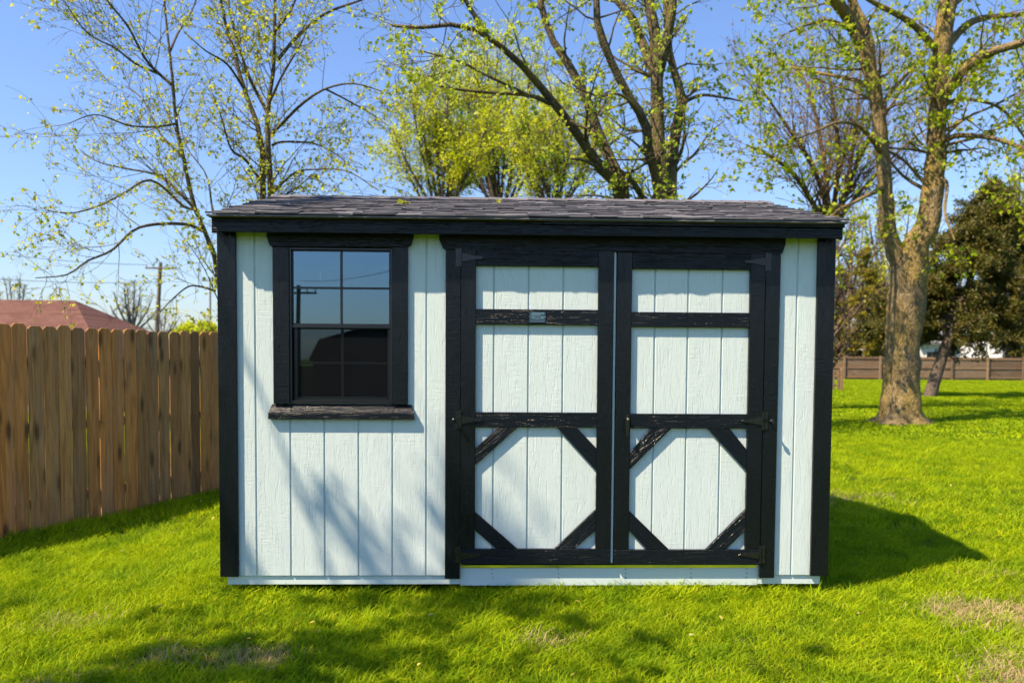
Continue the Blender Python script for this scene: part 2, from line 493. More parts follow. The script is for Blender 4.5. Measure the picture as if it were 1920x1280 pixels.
# corner boards and casings
for s in (-1, 1):
    board('corner_board', rect(min(s*1.829, s*1.722), max(s*1.829, s*1.722), 0.0, 2.06), -T, T - 0.0005, VERT, MAT['black'], shed, 0.002)
    part_boxes('corner_board', [(min(s*1.8042, s*1.8275), max(s*1.8042, s*1.8275), 0.0005, 0.085, Z0, Z0 + 2.0)], MAT['black'], bevel=0.002)
    part_boxes('corner_board', [(min(s*1.8042, s*1.8275), max(s*1.8042, s*1.8275), D_ - 0.08, D_ + 0.02, Z0, Z0 + 2.0)], MAT['black'], bevel=0.002)
board('door_casing', rect(-0.496, -0.4065, -0.013, 1.9435), -T - 0.002, T, VERT, MAT['black'], shed, 0.002)
board('door_casing', rect(1.4080, 1.4975, -0.011, 1.9355), -T - 0.002, T, VERT, MAT['black'], shed, 0.002)
board('door_header', [(-0.497, 1.944), (1.497, 1.936), (1.506, 1.945), (1.523, 1.996), (1.523, 2.06), (-0.533, 2.06), (-0.533, 2.0), (-0.512, 1.952)],
      -T - 0.006, T + 0.004, 0.0, MAT['black'], shed, 0.002)

# window ------------------------------------------------------------
win = bpy.data.objects.new('window', None)
col.objects.link(win); win.parent = shed
board('head_trim', [(-1.506, 1.949), (-0.72, 1.957), (-0.70, 1.966), (-0.683, 2.02), (-0.683, 2.06), (-1.539, 2.06), (-1.539, 2.01), (-1.523, 1.957)],
      -T - 0.006, T + 0.004, 0.0, MAT['black'], win, 0.002)
board('casing', rect(-1.5075, -1.4125, 1.0315, 1.9485), -T - 0.001, T, VERT, MAT['black'], win, 0.002)
board('casing', rect(-0.8095, -0.7180, 1.0315, 1.9555), -T - 0.001, T, VERT, MAT['black'], win, 0.002)
bm = bmesh.new()    # sill with sloped top and splayed ends
pts = [(-1.521, -0.001, 1.031), (-0.697, -0.001, 1.031), (-0.678, -0.040, 0.978), (-1.537, -0.040, 0.978), (-1.537, -0.040, 0.941), (-0.678, -0.040, 0.941),
       (-0.678, -0.001, 0.941), (-1.537, -0.001, 0.941)]
vv = [bm.verts.new((p[0], p[1]*0.85, p[2] + Z0)) for p in pts]
for f in ((0,1,2,3),(3,2,5,4),(4,5,6,7),(0,3,4,7),(1,6,5,2),(0,7,6,1)): bm.faces.new([vv[i] for i in f])
link('sill', bm_mesh('sill', bm, 0.002), MAT['black'], win)
def bars(name, lst, mat, parent, bevel=0.0015):
    bm = bmesh.new()
    for (x0, x1, y0, y1, z0, z1) in lst: add_box(bm, x0, x1, y0, y1, z0 + Z0, z1 + Z0)
    return link(name, bm_mesh(name, bm, bevel), mat, parent)
FX0, FX1, FZ0, FZ1 = -1.412, -0.8100, 1.0335, 1.948
bars('frame', [(FX0, FX0+.0115, -.014, .07, FZ0, FZ1), (FX1-.0115, FX1, -.014, .07, FZ0, FZ1), (FX0+.012, FX1-.012, -.014, .07, FZ1-.011, FZ1), (FX0+.012, FX1-.012, -.016, .07, FZ0, FZ0+.012),
               (FX0+.012, FX1-.012, -.004, .07, FZ0+.0125, FZ0+.022)], MAT['vinyl'], win)
UX0, UX1, UZ0, UZ1 = -1.3995, -0.8225, 1.500, 1.9365
bars('upper_sash', [(UX0, UX0+.0045, .002, .026, UZ0, UZ1), (UX1-.009, UX1, .002, .026, UZ0, UZ1), (UX0+.005, UX1-.0095, .002, .026, UZ1-.006, UZ1), (UX0+.005, UX1-.0095, .001, .026, UZ0-.02, UZ0+.006)], MAT['vinyl'], win)
bars('meeting_rail', [(UX0-.0, UX1+.0, -.008, .028, 1.4800, 1.5000)], MAT['vinyl'], win)
LX0, LX1, LZ0, LZ1 = -1.3975, -0.8245, 1.0560, 1.4795
bars('lower_sash', [(LX0, LX0+.024, .022, .05, LZ0, LZ1), (LX1-.020, LX1, .022, .05, LZ0, LZ1), (LX0+.0245, LX1-.0205, .022, .05, LZ1-.006, LZ1), (LX0+.0245, LX1-.0205, .018, .05, LZ0, LZ0+.016)], MAT['vinyl'], win)
MX = -1.1125
for z0, z1 in ((1.7225, 1.9300), (1.5065, 1.7095)):
    for x0, x1 in ((UX0+.005, MX-.0075), (MX+.0075, UX1-.0095)):
        bars('pane', [(x0, x1, .0120, .0155, z0, z1)], MAT['glass'], win, 0)
for z0, z1 in ((1.279, 1.4730), (1.0725, 1.267)):
    for x0, x1 in ((LX0+.0245, MX-.0075), (MX+.0075, LX1-.0205)):
        bars('pane', [(x0, x1, .0320, .0355, z0, z1)], MAT['glass'], win, 0)
bars('muntin', [(MX-.0073, MX+.0073, .008, .020, UZ0+.0065, UZ1-.0065)], MAT['vinyl'], win)
bars('muntin', [(UX0+.005, MX-.0075, .008, .020, 1.7098, 1.7222)], MAT['vinyl'], win)
bars('muntin', [(MX+.0075, UX1-.0095, .008, .020, 1.7098, 1.7222)], MAT['vinyl'], win)
bars('muntin', [(MX-.0073, MX+.0073, .028, .040, LZ0+.0165, LZ1-.0065)], MAT['vinyl'], win)
bars('muntin', [(LX0+.0245, MX-.0075, .028, .040, 1.2675, 1.2785)], MAT['vinyl'], win)
bars('muntin', [(MX+.0075, LX1-.0205, .028, .040, 1.2675, 1.2785)], MAT['vinyl'], win)
me = np_mesh('insect_screen', np.array([(LX0+.02, .0145, LZ0+.012+Z0), (LX1-.016, .0145, LZ0+.012+Z0), (LX1-.016, .0145, LZ1-.002+Z0), (LX0+.02, .0145, LZ1-.002+Z0)]), np.array([[0, 1, 2, 3]]))
link('insect_screen', me, MAT['screen'], win)

# doors -------------------------------------------------------------
def hinge(parent, x, z, s, knob=False):
    """black T hinge: a tall leaf on the casing, a tapering strap on the door (s = +1 strap to the right)"""
    bm = bmesh.new()
    y = -T - 0.004
    zz = z + Z0
    def PX(v): return x + s*v
    def pr(poly, a, b): add_prism(bm, [(PX(p[0]), zz + p[1]) for p in poly], a, b)
    pr([(-0.033, -0.052), (-0.006, -0.052), (-0.006, 0.052), (-0.033, 0.052), (-0.033, 0.03), (-0.029, 0.02), (-0.029, -0.02), (-0.033, -0.03)], y - 0.003, y)
    add_cyl(bm, (x, y - 0.005, zz - 0.054), (x, y - 0.005, zz + 0.054), 0.0062, n=10)
    ys = -0.030 - 0.004
    pr([(0.006, -0.024), (0.024, -0.021), (0.085, -0.0085), (0.122, -0.0085), (0.134, 0.0), (0.122, 0.0085), (0.085, 0.0085), (0.024, 0.021), (0.006, 0.024)], ys - 0.0035, ys + 0.003)
    h = link('hinge', bm_mesh('hinge', bm, 0.0006), MAT['iron'], parent)
    return h

def hinge_screws(parent, x, z, s):
    bm = bmesh.new()
    for (dx, dz) in ((-0.019, 0.037), (-0.019, 0.0), (-0.019, -0.037)):
        add_cyl(bm, (x + s*dx, -T - 0.0095, z + Z0 + dz), (x + s*dx, -T - 0.005, z + Z0 + dz), 0.0035, 0.0045, 10)
    for dx in (0.02, 0.068, 0.114):
        add_cyl(bm, (x + s*dx, -0.0402, z + Z0), (x + s*dx, -0.035, z + Z0), 0.0032, 0.0042, 10)
    tag(link('screws', bm_mesh('screws', bm), MAT['screw'], parent), kind='stuff')

def door(x0, x1, zt, rails, grooves, lst, rst, braces, hx, hs):
    """x0..x1 leaf, lst/rst the inner edges of the stiles, rails [(z0,z1)...] from the top"""
    d = bpy.data.objects.new('door', None); col.objects.link(d); d.parent = shed
    zb = 0.078
    xs = [lst - 0.03] + grooves + [rst + 0.03]
    part_boxes('backing', [(x0 + 0.004, x1 - 0.004, 0.004, 0.022, Z0 + zb + 0.004, Z0 + zt - 0.004)], MAT['siding'], d)
    for a, b in zip(xs[:-1], xs[1:]):
        board('door_plank', rect(a + GR, b - GR, zb + 0.03, zt - 0.03), -0.004, 0.0075, VERT, MAT['siding'], d, 0.0025)
    yf = -0.030
    th = 0.0255
    board('stile', rect(x0, lst, rails[-1][1] + 0.0006, zt), yf, th, VERT, MAT['black'], d, 0.002)
    board('stile', rect(rst, x1, rails[-1][1] + 0.0006, zt), yf, th, VERT, MAT['black'], d, 0.002)
    for i, (a, b) in enumerate(rails):
        if i == len(rails) - 1:
            board('rail', rect(x0, x1, a, b), yf - 0.0008, th, 0.0, MAT['black'], d, 0.002)
        else:
            board('rail', rect(lst + 0.0006, rst - 0.0006, a, b), yf + 0.001, th - 0.001, 0.0, MAT['black'], d, 0.002)
    for poly, ang in braces:
        board('brace', poly, yf + 0.002, th - 0.002, ang, MAT['black'], d, 0.002)
    for z in (zt - 0.048, 0.943, 0.132):
        hinge(d, hx, z, hs); hinge_screws(d, hx, z, hs)
    return d

A45 = math.radians(43)
def dbraces(l, r, m, b, TL, TR, BL, BR):
    e = 0.0008
    return [([(l+e, TL[1]), (l+e, TL[0]), (TL[2], m-e), (TL[3], m-e)], A45),
            ([(TR[0], m-e), (TR[1], m-e), (r-e, TR[2]), (r-e, TR[3])], -A45),
            ([(l+e, BL[0]), (l+e, BL[1]), (BL[2], b+e), (BL[3], b+e)], -A45),
            ([(BR[0], b+e), (BR[1], b+e), (r-e, BR[2]), (r-e, BR[3])], A45)]
DL = door(-0.404, 0.4975, 1.946, [(1.851, 1.946), (1.507, 1.598), (0.898, 0.988), (0.078, 0.168)], [-0.210, -0.004, 0.202], -0.317, 0.407,
     dbraces(-0.317, 0.407, 0.898, 0.168, (0.773, 0.671, -0.179, -0.067), (0.171, 0.289, 0.776, 0.641), (0.391, 0.281, -0.190, -0.063), (0.162, 0.280, 0.278, 0.407)), -0.4055, 1)
DR = door(0.5185, 1.4045, 1.938, [(1.842, 1.938), (1.4995, 1.588), (0.896, 0.983), (0.074, 0.1625)], [0.751, 0.950, 1.156], 0.608, 1.315,
     dbraces(0.608, 1.315, 0.896, 0.1625, (0.747, 0.648, 0.733, 0.855), (1.077, 1.209, 0.769, 0.643), (0.400, 0.281, 0.721, 0.854), (1.077, 1.200, 0.281, 0.407)), 1.4065, -1)
# white edge of the slab between the leaves
bars('slab_edge', [(0.5010, 0.5145, -0.0160, 0.0035, 0.080, 1.944)], MAT['white'], DL, 0.001)
# T handle with key cylinder on the right leaf
bm = bmesh.new(); hx, hz = 0.583, 0.955 + Z0
add_cyl(bm, (hx, -0.031, hz), (hx, -0.036, hz), 0.019, n=20)
add_cyl(bm, (hx, -0.036, hz), (hx, -0.066, hz), 0.0115, n=16)
add_prism(bm, [(hx - 0.0105, hz + 0.026), (hx + 0.0105, hz + 0.026), (hx + 0.012, hz), (hx + 0.008, hz - 0.105), (hx - 0.008, hz - 0.105), (hx - 0.012, hz)], -0.074, -0.060)
hd = link('handle', bm_mesh('handle', bm, 0.0022, 2), MAT['iron'], DR)
bm = bmesh.new(); add_cyl(bm, (hx + 0.002, -0.0735, hz - 0.001), (hx + 0.002, -0.0765, hz - 0.001), 0.0078, 0.0065, 18)
add_box(bm, hx + 0.0008, hx + 0.0032, -0.0772, -0.0767, hz - 0.0045, hz + 0.0025)
link('key_cylinder', bm_mesh('key_cylinder', bm, 0.0005), MAT['steel'], DR)
# door stay bolts beside the middle hinges
for parent, x in ((DL, -0.443), (DR, 1.444)):
    bm = bmesh.new(); z = 0.945 + Z0
    add_cyl(bm, (x, -T - 0.002, z), (x, -T - 0.05, z), 0.0065, n=14)
    for k in range(6):
        a0, a1 = math.pi/2*(k/6), math.pi/2*((k+1)/6)
        add_cyl(bm, (x, -T - 0.05 - 0.013*math.sin(a0), z), (x, -T - 0.05 - 0.013*math.sin(a1), z), 0.013*math.cos(a0), max(0.0005, 0.013*math.cos(a1)), 16)
    add_cyl(bm, (x, -T - 0.044, z), (x, -T - 0.0499, z), 0.0085, 0.013, 16)
    link('stay_bolt', bm_mesh('stay_bolt', bm, 0, smooth=False), MAT['vinyl'], parent)
# maker's plate on the upper rail of the left leaf (lettering too small to read in the photograph)
pl0 = at(993, 585, -0.031); pl1 = at(1023, 605, -0.031)
px0, px1, pz1, pz0 = pl0[0], pl1[0], pl0[2] - Z0, pl1[2] - Z0
plate = bars('plate', [(px0, px1, -0.0325, -0.0285, pz0, pz1)], mk_plain('blue_plate', (0.020, 0.050, 0.085), 0.35), DL, 0.0015)
pc = (px0 + px1)/2; ph = pz1 - pz0; pw = px1 - px0
def PB(u0, u1, v0, v1, y=-0.0334): return (px0 + u0*pw, px0 + u1*pw, y, -0.0322, pz0 + v0*ph, pz0 + v1*ph)
tag(bars('emblem', [PB(.12, .90, .80, .95), PB(.12, .33, .66, .79), PB(.36, .40, .30, .80), PB(.62, .66, .30, .80), PB(.405, .615, .66, .78), PB(.405, .615, .30, .38),
                PB(.14, .31, .36, .62), PB(.70, .88, .36, .62), PB(.46, .56, .44, .60)], mk_plain('pale_print', (0.075, 0.15, 0.19), 0.4), DL, 0), kind='stuff')
tag(bars('lettering', [PB(.08 + i*.082, .08 + i*.082 + .06, .07, .14) for i in range(6)] + [PB(.62 + i*.078, .62 + i*.078 + .055, .07, .14) for i in range(4)], mk_plain('pale_lettering', (0.10, 0.14, 0.20), 0.4), DL, 0), kind='stuff')
bm = bmesh.new()
for x in (px0 + 0.004, px1 - 0.004): add_cyl(bm, (x, -0.0325, (pz0 + pz1)/2 + Z0 + 0.002), (x, -0.0365, (pz0 + pz1)/2 + Z0 + 0.002), 0.0042, 0.0025, 12)
tag(link('screws', bm_mesh('screws', bm), MAT['steel'], DL), kind='stuff')

# roof --------------------------------------------------------------
RX = 1.838
roof = bpy.data.objects.new('roof', None); col.objects.link(roof); roof.parent = shed
slope = math.atan2(ZR - ZE, YR - YE)
SL = math.hypot(ZR - ZE, YR - YE)
bm = bmesh.new()
for sgn in (1, -1):
    y0_, y1_ = (YE + 0.03, YR) if sgn == 1 else (2*YR - YE - 0.03, YR)
    zz0, zz1 = roofz(YE + 0.03) - 0.012, ZR - 0.012
    vv = [bm.verts.new(c) for c in ((-RX+.02, y0_, zz0), (RX-.02, y0_, zz0), (RX-.02, y1_, zz1), (-RX+.02, y1_, zz1), (-RX+.02, y0_, zz0-.014), (RX-.02, y0_, zz0-.014), (RX-.02, y1_, zz1-.014), (-RX+.02, y1_, zz1-.014))]
    for f in ((0,1,2,3),(4,5,6,7),(0,1,5,4),(1,2,6,5),(2,3,7,6),(3,0,4,7)): bm.faces.new([vv[i] for i in f])
link('deck', bm_mesh('deck', bm), MAT['inside'], roof)
tabs = []
for k in range(8):     # eight shared tabs with slightly ragged lower edges
    w = [0.085, 0.11, 0.14, 0.17, 0.20, 0.24, 0.28, 0.33][k]
    th = [0.0065, 0.0095][k % 2]
    bm = bmesh.new()
    n = 4
    lo = [(-w/2 + w*i/n, R_.uniform(-0.004, 0.004), R_.uniform(-0.0012, 0.0025)) for i in range(n + 1)]
    tv = [bm.verts.new((p[0], p[1], th + p[2])) for p in lo]; bv = [bm.verts.new((p[0], p[1], p[2]*0.3)) for p in lo]
    tu = [bm.verts.new((p[0], 0.19, 0.002)) for p in lo]
    for i in range(n):
        bm.faces.new((tv[i], tv[i+1], tu[i+1], tu[i])); bm.faces.new((bv[i], bv[i+1], tv[i+1], tv[i]))
    bm.faces.new((bv[0], tv[0], tu[0])); bm.faces.new((bv[n], tu[n], tv[n]))
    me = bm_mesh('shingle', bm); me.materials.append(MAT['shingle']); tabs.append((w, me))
EXP = 0.143
nshing = 0
course = 0
while course*EXP < SL - 0.02:
    s0 = course*EXP
    x = -RX - R_.uniform(0.0, 0.012)
    first = True
    while x < RX - 0.01:
        w, me = R_.choice(tabs[1:6])
        if x + w > RX + 0.012: w2 = RX + R_.uniform(0, 0.012) - x
        else: w2 = w
        raise_ = R_.random() < 0.42
        ds = s0 - (R_.uniform(0.0, 0.003)) - (0.0 if not raise_ else 0.004)
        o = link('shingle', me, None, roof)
        o.scale = (w2/w*0.995, 1.0 if ds + 0.19 < SL else max(0.15, (SL - ds)/0.19), 1)
        lift = 0.0035 if raise_ else 0.0
        o.location = (x + w2/2, YE + ds*math.cos(slope) - math.sin(slope)*lift, ZE + ds*math.sin(slope) + lift - 0.0065 + 0.0005*R_.random() + (0.004 if course == 0 else 0))
        o.rotation_euler = (slope - 0.012 + R_.uniform(-0.012, 0.012), R_.uniform(-0.008, 0.008), R_.uniform(-0.006, 0.006))
        x += w2; nshing += 1
    course += 1
# starter strip and back slope as plain sheets of shingle
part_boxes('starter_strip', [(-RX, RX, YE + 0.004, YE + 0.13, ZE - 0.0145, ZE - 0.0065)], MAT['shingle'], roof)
bm = bmesh.new()
for c in range(10):
    ya = 2*YR - YE - c*EXP*math.cos(slope); za = ZE + c*EXP*math.sin(slope)
    yb = ya - 0.18*math.cos(slope); zb_ = za + 0.18*math.sin(slope)
    yb = max(yb, YR); zb_ = min(zb_, ZR)
    vv = [bm.verts.new(q) for q in ((-RX, ya, za + .008), (RX, ya, za + .008), (RX, yb, zb_), (-RX, yb, zb_), (-RX, ya, za), (RX, ya, za))]
    bm.faces.new(vv[:4]); bm.faces.new((vv[4], vv[5], vv[1], vv[0]))
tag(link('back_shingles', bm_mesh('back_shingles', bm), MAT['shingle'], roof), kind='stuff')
x = -RX - 0.004
while x < RX:
    w = min(0.145, RX + 0.004 - x)
    bm = bmesh.new(); lf = R_.uniform(0, 0.003)
    sec = [(-0.10, -0.10*math.tan(slope) + 0.001), (0.0, 0.010), (0.10, -0.10*math.tan(slope) + 0.001)]
    top0 = [bm.verts.new((0, a, b + 0.006 + lf)) for a, b in sec]; top1 = [bm.verts.new((w + 0.03, a, b + 0.002)) for a, b in sec]
    bot0 = [bm.verts.new((0, a, b - 0.002)) for a, b in sec]
    for i in range(2):
        bm.faces.new((top0[i], top1[i], top1[i+1], top0[i+1])); bm.faces.new((bot0[i], top0[i], top0[i+1], bot0[i+1]))
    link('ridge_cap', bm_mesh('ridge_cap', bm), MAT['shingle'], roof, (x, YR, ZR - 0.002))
    x += w
# fascia: one long board, a dark sub-fascia above it, a separate piece nailed over the right half
board('fascia', rect(-1.818, 1.818, 2.017, 2.0745), -0.128, 0.02, 0.0, MAT['black'], shed, 0.002)
board('sub_fascia', rect(-1.824, 0.0722, 2.0755, 2.101), -0.112, 0.012, 0.0, MAT['black'], shed, 0.001)
board('sub_fascia', rect(0.0735, 1.826, 2.0785, 2.101), -0.1385, 0.03, 0.0, MAT['black'], shed, 0.0015, )
part_boxes('soffit', [(-1.815, 1.815, -0.106, 0.0055, Z0 + 2.045, Z0 + 2.057)], MAT['black'])
for s in (-1, 1):   # rake boards under the gable edges
    bm = bmesh.new()
    xa, xb = s*1.8265, s*1.8465 - s*0.018
    xa, xb = s*1.8085, s*1.8285
    for (ya, yb) in ((-0.106, YR), (2*YR + 0.106, YR)):
        za, zb_ = roofz(ya) - 0.03, roofz(yb) - 0.03
        vv = [bm.verts.new(c) for c in ((xa, ya, za), (xb, ya, za), (xb, yb, zb_), (xa, yb, zb_), (xa, ya, za - .09), (xb, ya, za - .09), (xb, yb, zb_ - .09), (xa, yb, zb_ - .09))]
        for f in ((0,1,2,3),(4,5,6,7),(0,1,5,4),(1,2,6,5),(2,3,7,6),(3,0,4,7)): bm.faces.new([vv[i] for i in f])
    link('rake_board', bm_mesh('rake_board', bm), MAT['black'], shed)
# gable triangles so that the shell is closed
for s in (-1, 1):
    bm = bmesh.new()
    yz = [(0.052, Z0 + 2.001), (D_ - 0.035, Z0 + 2.001), (D_ - 0.035, roofz(D_ - 0.035) - .05), (YR, ZR - .05), (0.052, roofz(0.052) - .05)]
    a = [bm.verts.new((s*HW - 0.02, y, z)) for y, z in yz]; b = [bm.verts.new((s*HW + 0.018, y, z)) for y, z in yz]
    bm.faces.new(a); bm.faces.new(b)
    for i in range(5): bm.faces.new((a[i], a[(i+1) % 5], b[(i+1) % 5], b[i]))
    link('gable', bm_mesh('gable', bm), MAT['siding'], shed)
#@@PART2
# leaf clusters that fell on the roof
def leaf_litter(name, pts, size, mat, seed, per=1, spread=0.0):
    rng = np.random.default_rng(seed)
    C = np.repeat(np.array(pts, float), per, 0) + rng.normal(0, 1, (len(pts)*per, 3))*spread*np.array([1, 1, 0.25])
    n = len(C)
    a = rng.uniform(0, 6.283, n); tl = rng.normal(0, 0.35, n)
    d = np.stack([np.cos(a), np.sin(a), np.sin(tl)], 1); w = np.stack([-np.sin(a), np.cos(a), rng.normal(0, .3, n)], 1)
    s = size*rng.uniform(.6, 1.3, n)[:, None]
    up = np.array([0, 0, 1.0])
    V = np.stack([C - d*s*.5, C + w*s*.32 + up*s*.12, C + d*s*.55, C - w*s*.32 + up*s*.12], 1).reshape(-1, 3)
    return np_mesh(name, V, np.arange(n*4).reshape(n, 4))

LEAF_Y = mk_leaf('fallen_yellow_leaf', [(0.42, 0.36, 0.03), (0.52, 0.50, 0.05), (0.36, 0.42, 0.04)], 0.25)
for px, py, lab in ((760, 385, 'small yellow green leaf cluster on the shingles above the window'), (933, 383, 'small yellow green leaf cluster on the shingles near the roof middle')):
    dd = at(px, py, 0.0) - CAM        # where the roof plane is met
    t = (ZE + (CAM[1] - YE)*math.tan(slope) - CAM[2])/(dd[2] - dd[1]*math.tan(slope))
    P = CAM + dd*t
    o = link('leaf_cluster', leaf_litter('leaf_cluster', [(0, 0, 0.02)], 0.034, LEAF_Y, int(px), 7, 0.016), LEAF_Y, None, P)
    tag(o, lab, 'leaves', 'leaf clusters on the shed roof')

# ------------------------------------------------------------------ board fence on the left
F0 = np.array([-4.400, 2.034]); F1 = np.array([-3.358, 4.287])
fdir = (F1 - F0)/np.linalg.norm(F1 - F0)
fence = empty('wood_privacy_fence', (F0[0], F0[1], 0), 'tall brown dog-eared board fence standing left of the shed', 'fence')
fence.rotation_euler = (0, 0, math.atan2(fdir[1], fdir[0]))
FL = np.linalg.norm(F1 - F0)
PW = 0.1415
for k in range(-13, 30):
    x0 = k*PW + R_.uniform(-.0035, .0035)
    w = 0.1385 + R_.uniform(-.006, .0015)
    wx = F0 + fdir*(x0 + w/2)
    g = float(G(wx[0], wx[1]))
    h = 1.83 + R_.uniform(-.012, .010)
    e = 0.030
    bm = bmesh.new()
    L = [(-0.03, -w/2), (h - e, -w/2), (h, -w/2 + e), (h, w/2 - e), (h - e, w/2), (-0.03, w/2)]
    add_prism(bm, L, -0.008, 0.008)
    link('picket', bm_mesh('picket', bm, 0.0045), MAT['picket'], fence, (x0 + w/2, R_.uniform(-.004, .004), g), (R_.uniform(-.007, .007), -math.pi/2, R_.uniform(-.05, .05)))
gf = -0.13
for z in (0.25, 0.92, 1.50):
    bm = bmesh.new(); add_box(bm, -13*PW, 30*PW, 0.010, 0.048, z - 0.045 + gf, z + 0.045 + gf)
    link('rail', bm_mesh('rail', bm, 0.003), MAT['picket'], fence)
for x in (-1.9, 0.5, 2.9):
    bm = bmesh.new(); add_box(bm, x - .045, x + .045, 0.05, 0.14, gf - .1, gf + 1.78)
    link('post', bm_mesh('post', bm, 0.003), MAT['picket'], fence)
bm = bmesh.new()
for k in range(-13, 30):
    for z in (0.25, 0.92, 1.50):
        for dx in (0.035, 0.105):
            c = (k*PW + dx + R_.uniform(-.008, .008), -0.0125, z + gf + R_.uniform(-.02, .02))
            add_cyl(bm, c, (c[0], -0.008, c[2]), 0.0038, n=6)
tag(link('nail_heads', bm_mesh('nail_heads', bm), MAT['screw'], fence), kind='stuff')

# ------------------------------------------------------------------ far fence
ff0 = at(1600, 712, 57.0); ff1 = at(1900, 714, 56.6)
FY = 57.0
ffx0, ffx1 = 4.0, 56.0
far_fence = empty('plank_fence', (ffx0, FY, 0), 'long weathered plank fence with rails and posts across the back of the lawn', 'fence')
bay = 2.93
off = (ff0[0] + 0.9) % bay
nb = int((ffx1 - ffx0)/bay)
for i in range(nb):
    xa = i*bay + (at(1582, 690, FY)[0] - ffx0) % bay
    bm = bmesh.new(); add_box(bm, xa - .075, xa + .075, -.15, -.04, -.1, 1.93)
    link('post', bm_mesh('post', bm, .004), MAT['oldfence'], far_fence, (0, 0, 0))
    bm = bmesh.new()
    x = xa
    while x < xa + bay - .01:
        w = min(.14, xa + bay - x)
        top = 1.85 + R_.uniform(-.02, .03)
        add_box(bm, x + .002, x + w - .004, R_.uniform(0, .006), R_.uniform(.018, .024), .03, top)
        x += .142
    tag(link('planks', bm_mesh('planks', bm), MAT['oldfence'], far_fence), kind='stuff')
    for z in (.22, .95, 1.70):
        bm = bmesh.new(); add_box(bm, xa + .076, xa + bay - .076, -.045, -.002, z - .05, z + .05)
        link('rail', bm_mesh('rail', bm, .003), MAT['oldfence'], far_fence)
# short pale gate panel in front of it
gp = at(1571, 731, 38.0)
gx = at(1576, 700, 34.0)[0]
gate = empty('yard_gate', (gx, 34.0, float(G(gx, 34.0))), 'pale wooden gate end beside the shed corner in front of far fence', 'gate')
for x in (-0.36, -0.09, 0.18-.27*2.0-.27, -0.9):
    bm = bmesh.new(); add_box(bm, x - .06, x + .06, -.02, .02, .02, 1.02 + R_.uniform(0, .06))
    link('board', bm_mesh('board', bm, .003), MAT['oldfence'], gate)
bm = bmesh.new(); add_box(bm, .0, .13, -.07, .06, -.1, 1.12); link('post', bm_mesh('post', bm, .006), MAT['oldfence'], gate)
for z in (.25, .85):
    bm = bmesh.new(); add_box(bm, -1.1, -.001, .021, .06, z - .045, z + .045); link('rail', bm_mesh('rail', bm, .003), MAT['oldfence'], gate)

# ------------------------------------------------------------------ houses
def mk_roofing(name, a, b):
    m = M(name)
    v = m.coords((1, 1, 1), 'World', False)
    br = m.n('TexBrick'); br.inputs['Scale'].default_value = 1.0
    br.inputs['Brick Width'].default_value = 0.32; br.inputs['Row Height'].default_value = 0.075; br.inputs['Mortar Size'].default_value = 0.006
    br.inputs['Color1'].default_value = (*a, 1); br.inputs['Color2'].default_value = (*b, 1); br.inputs['Mortar'].default_value = (a[0]*.4, a[1]*.4, a[2]*.4, 1)
    mp = m.n('Mapping'); mp.inputs['Rotation'].default_value = (math.pi/2, 0, 0); m.l(v, mp.inputs['Vector']); m.l(mp.outputs[0], br.inputs['Vector'])
    n = m.noise(v, 3.0, 5, .65)
    m.color(m.mix(m.math('MULTIPLY', n, .5), br.outputs['Color'], tuple(x*.6 for x in a))).set(Roughness=.9, Specular_IOR_Level=.15)
    return m.m

def poly_obj(name, verts, faces, mat, parent):
    me = bpy.data.meshes.new(name); me.from_pydata([tuple(map(float, v)) for v in verts], [], faces); me.update()
    return link(name, me, mat, parent)

def red_house():
    Yr = 21.0
    a = at(140, 563, Yr)           # right end of the ridge
    zr = a[2]; pitch = 0.43
    run = 4.2; ze = zr - run*pitch
    xr = a[0]; xl = xr - 13.0
    root = empty('brown_roofed_house', (xr, Yr, 0), 'low house with a reddish brown hipped roof behind the board fence', 'house')
    V = [(xl - xr, 0, zr), (0, 0, zr), (run*.70, -run, ze), (xl - xr - run, -run, ze), (run*.70, run, ze), (xl - xr - run, run, ze)]
    V += [(v[0], v[1], v[2] - .16) for v in V[2:]]
    F_ = [(0, 1, 2, 3)[::-1], (1, 4, 2)[::-1], (1, 0, 5, 4)[::-1], (0, 3, 5)[::-1], (3, 2, 6, 7), (2, 4, 8, 6), (4, 5, 9, 8), (5, 3, 7, 9), (7, 6, 8, 9)]
    poly_obj('roof', V, F_, mk_roofing('brown_shingles', (0.115, 0.055, 0.044), (0.165, 0.085, 0.068)), root)
    bm = bmesh.new(); add_box(bm, xl - xr - run + .5, run*.7 - .5, -run + .5, run - .5, -.2, ze - .16)
    wl_ = link('wall', bm_mesh('wall', bm), mk_plain('tan_brick', (0.32, 0.22, 0.16), .85), root)
    for x in (-9, -5, -1):
        bm = bmesh.new(); add_box(bm, x - .6, x + .6, -run + .44, -run + .499, .8, 1.75)
        w = link('window', bm_mesh('window', bm), MAT['white'], root)
        bm = bmesh.new(); add_box(bm, x - .52, x + .52, -run + .42, -run + .438, .88, 1.67)
        link('pane', bm_mesh('pane', bm), MAT['vinyl'], w)
red_house()

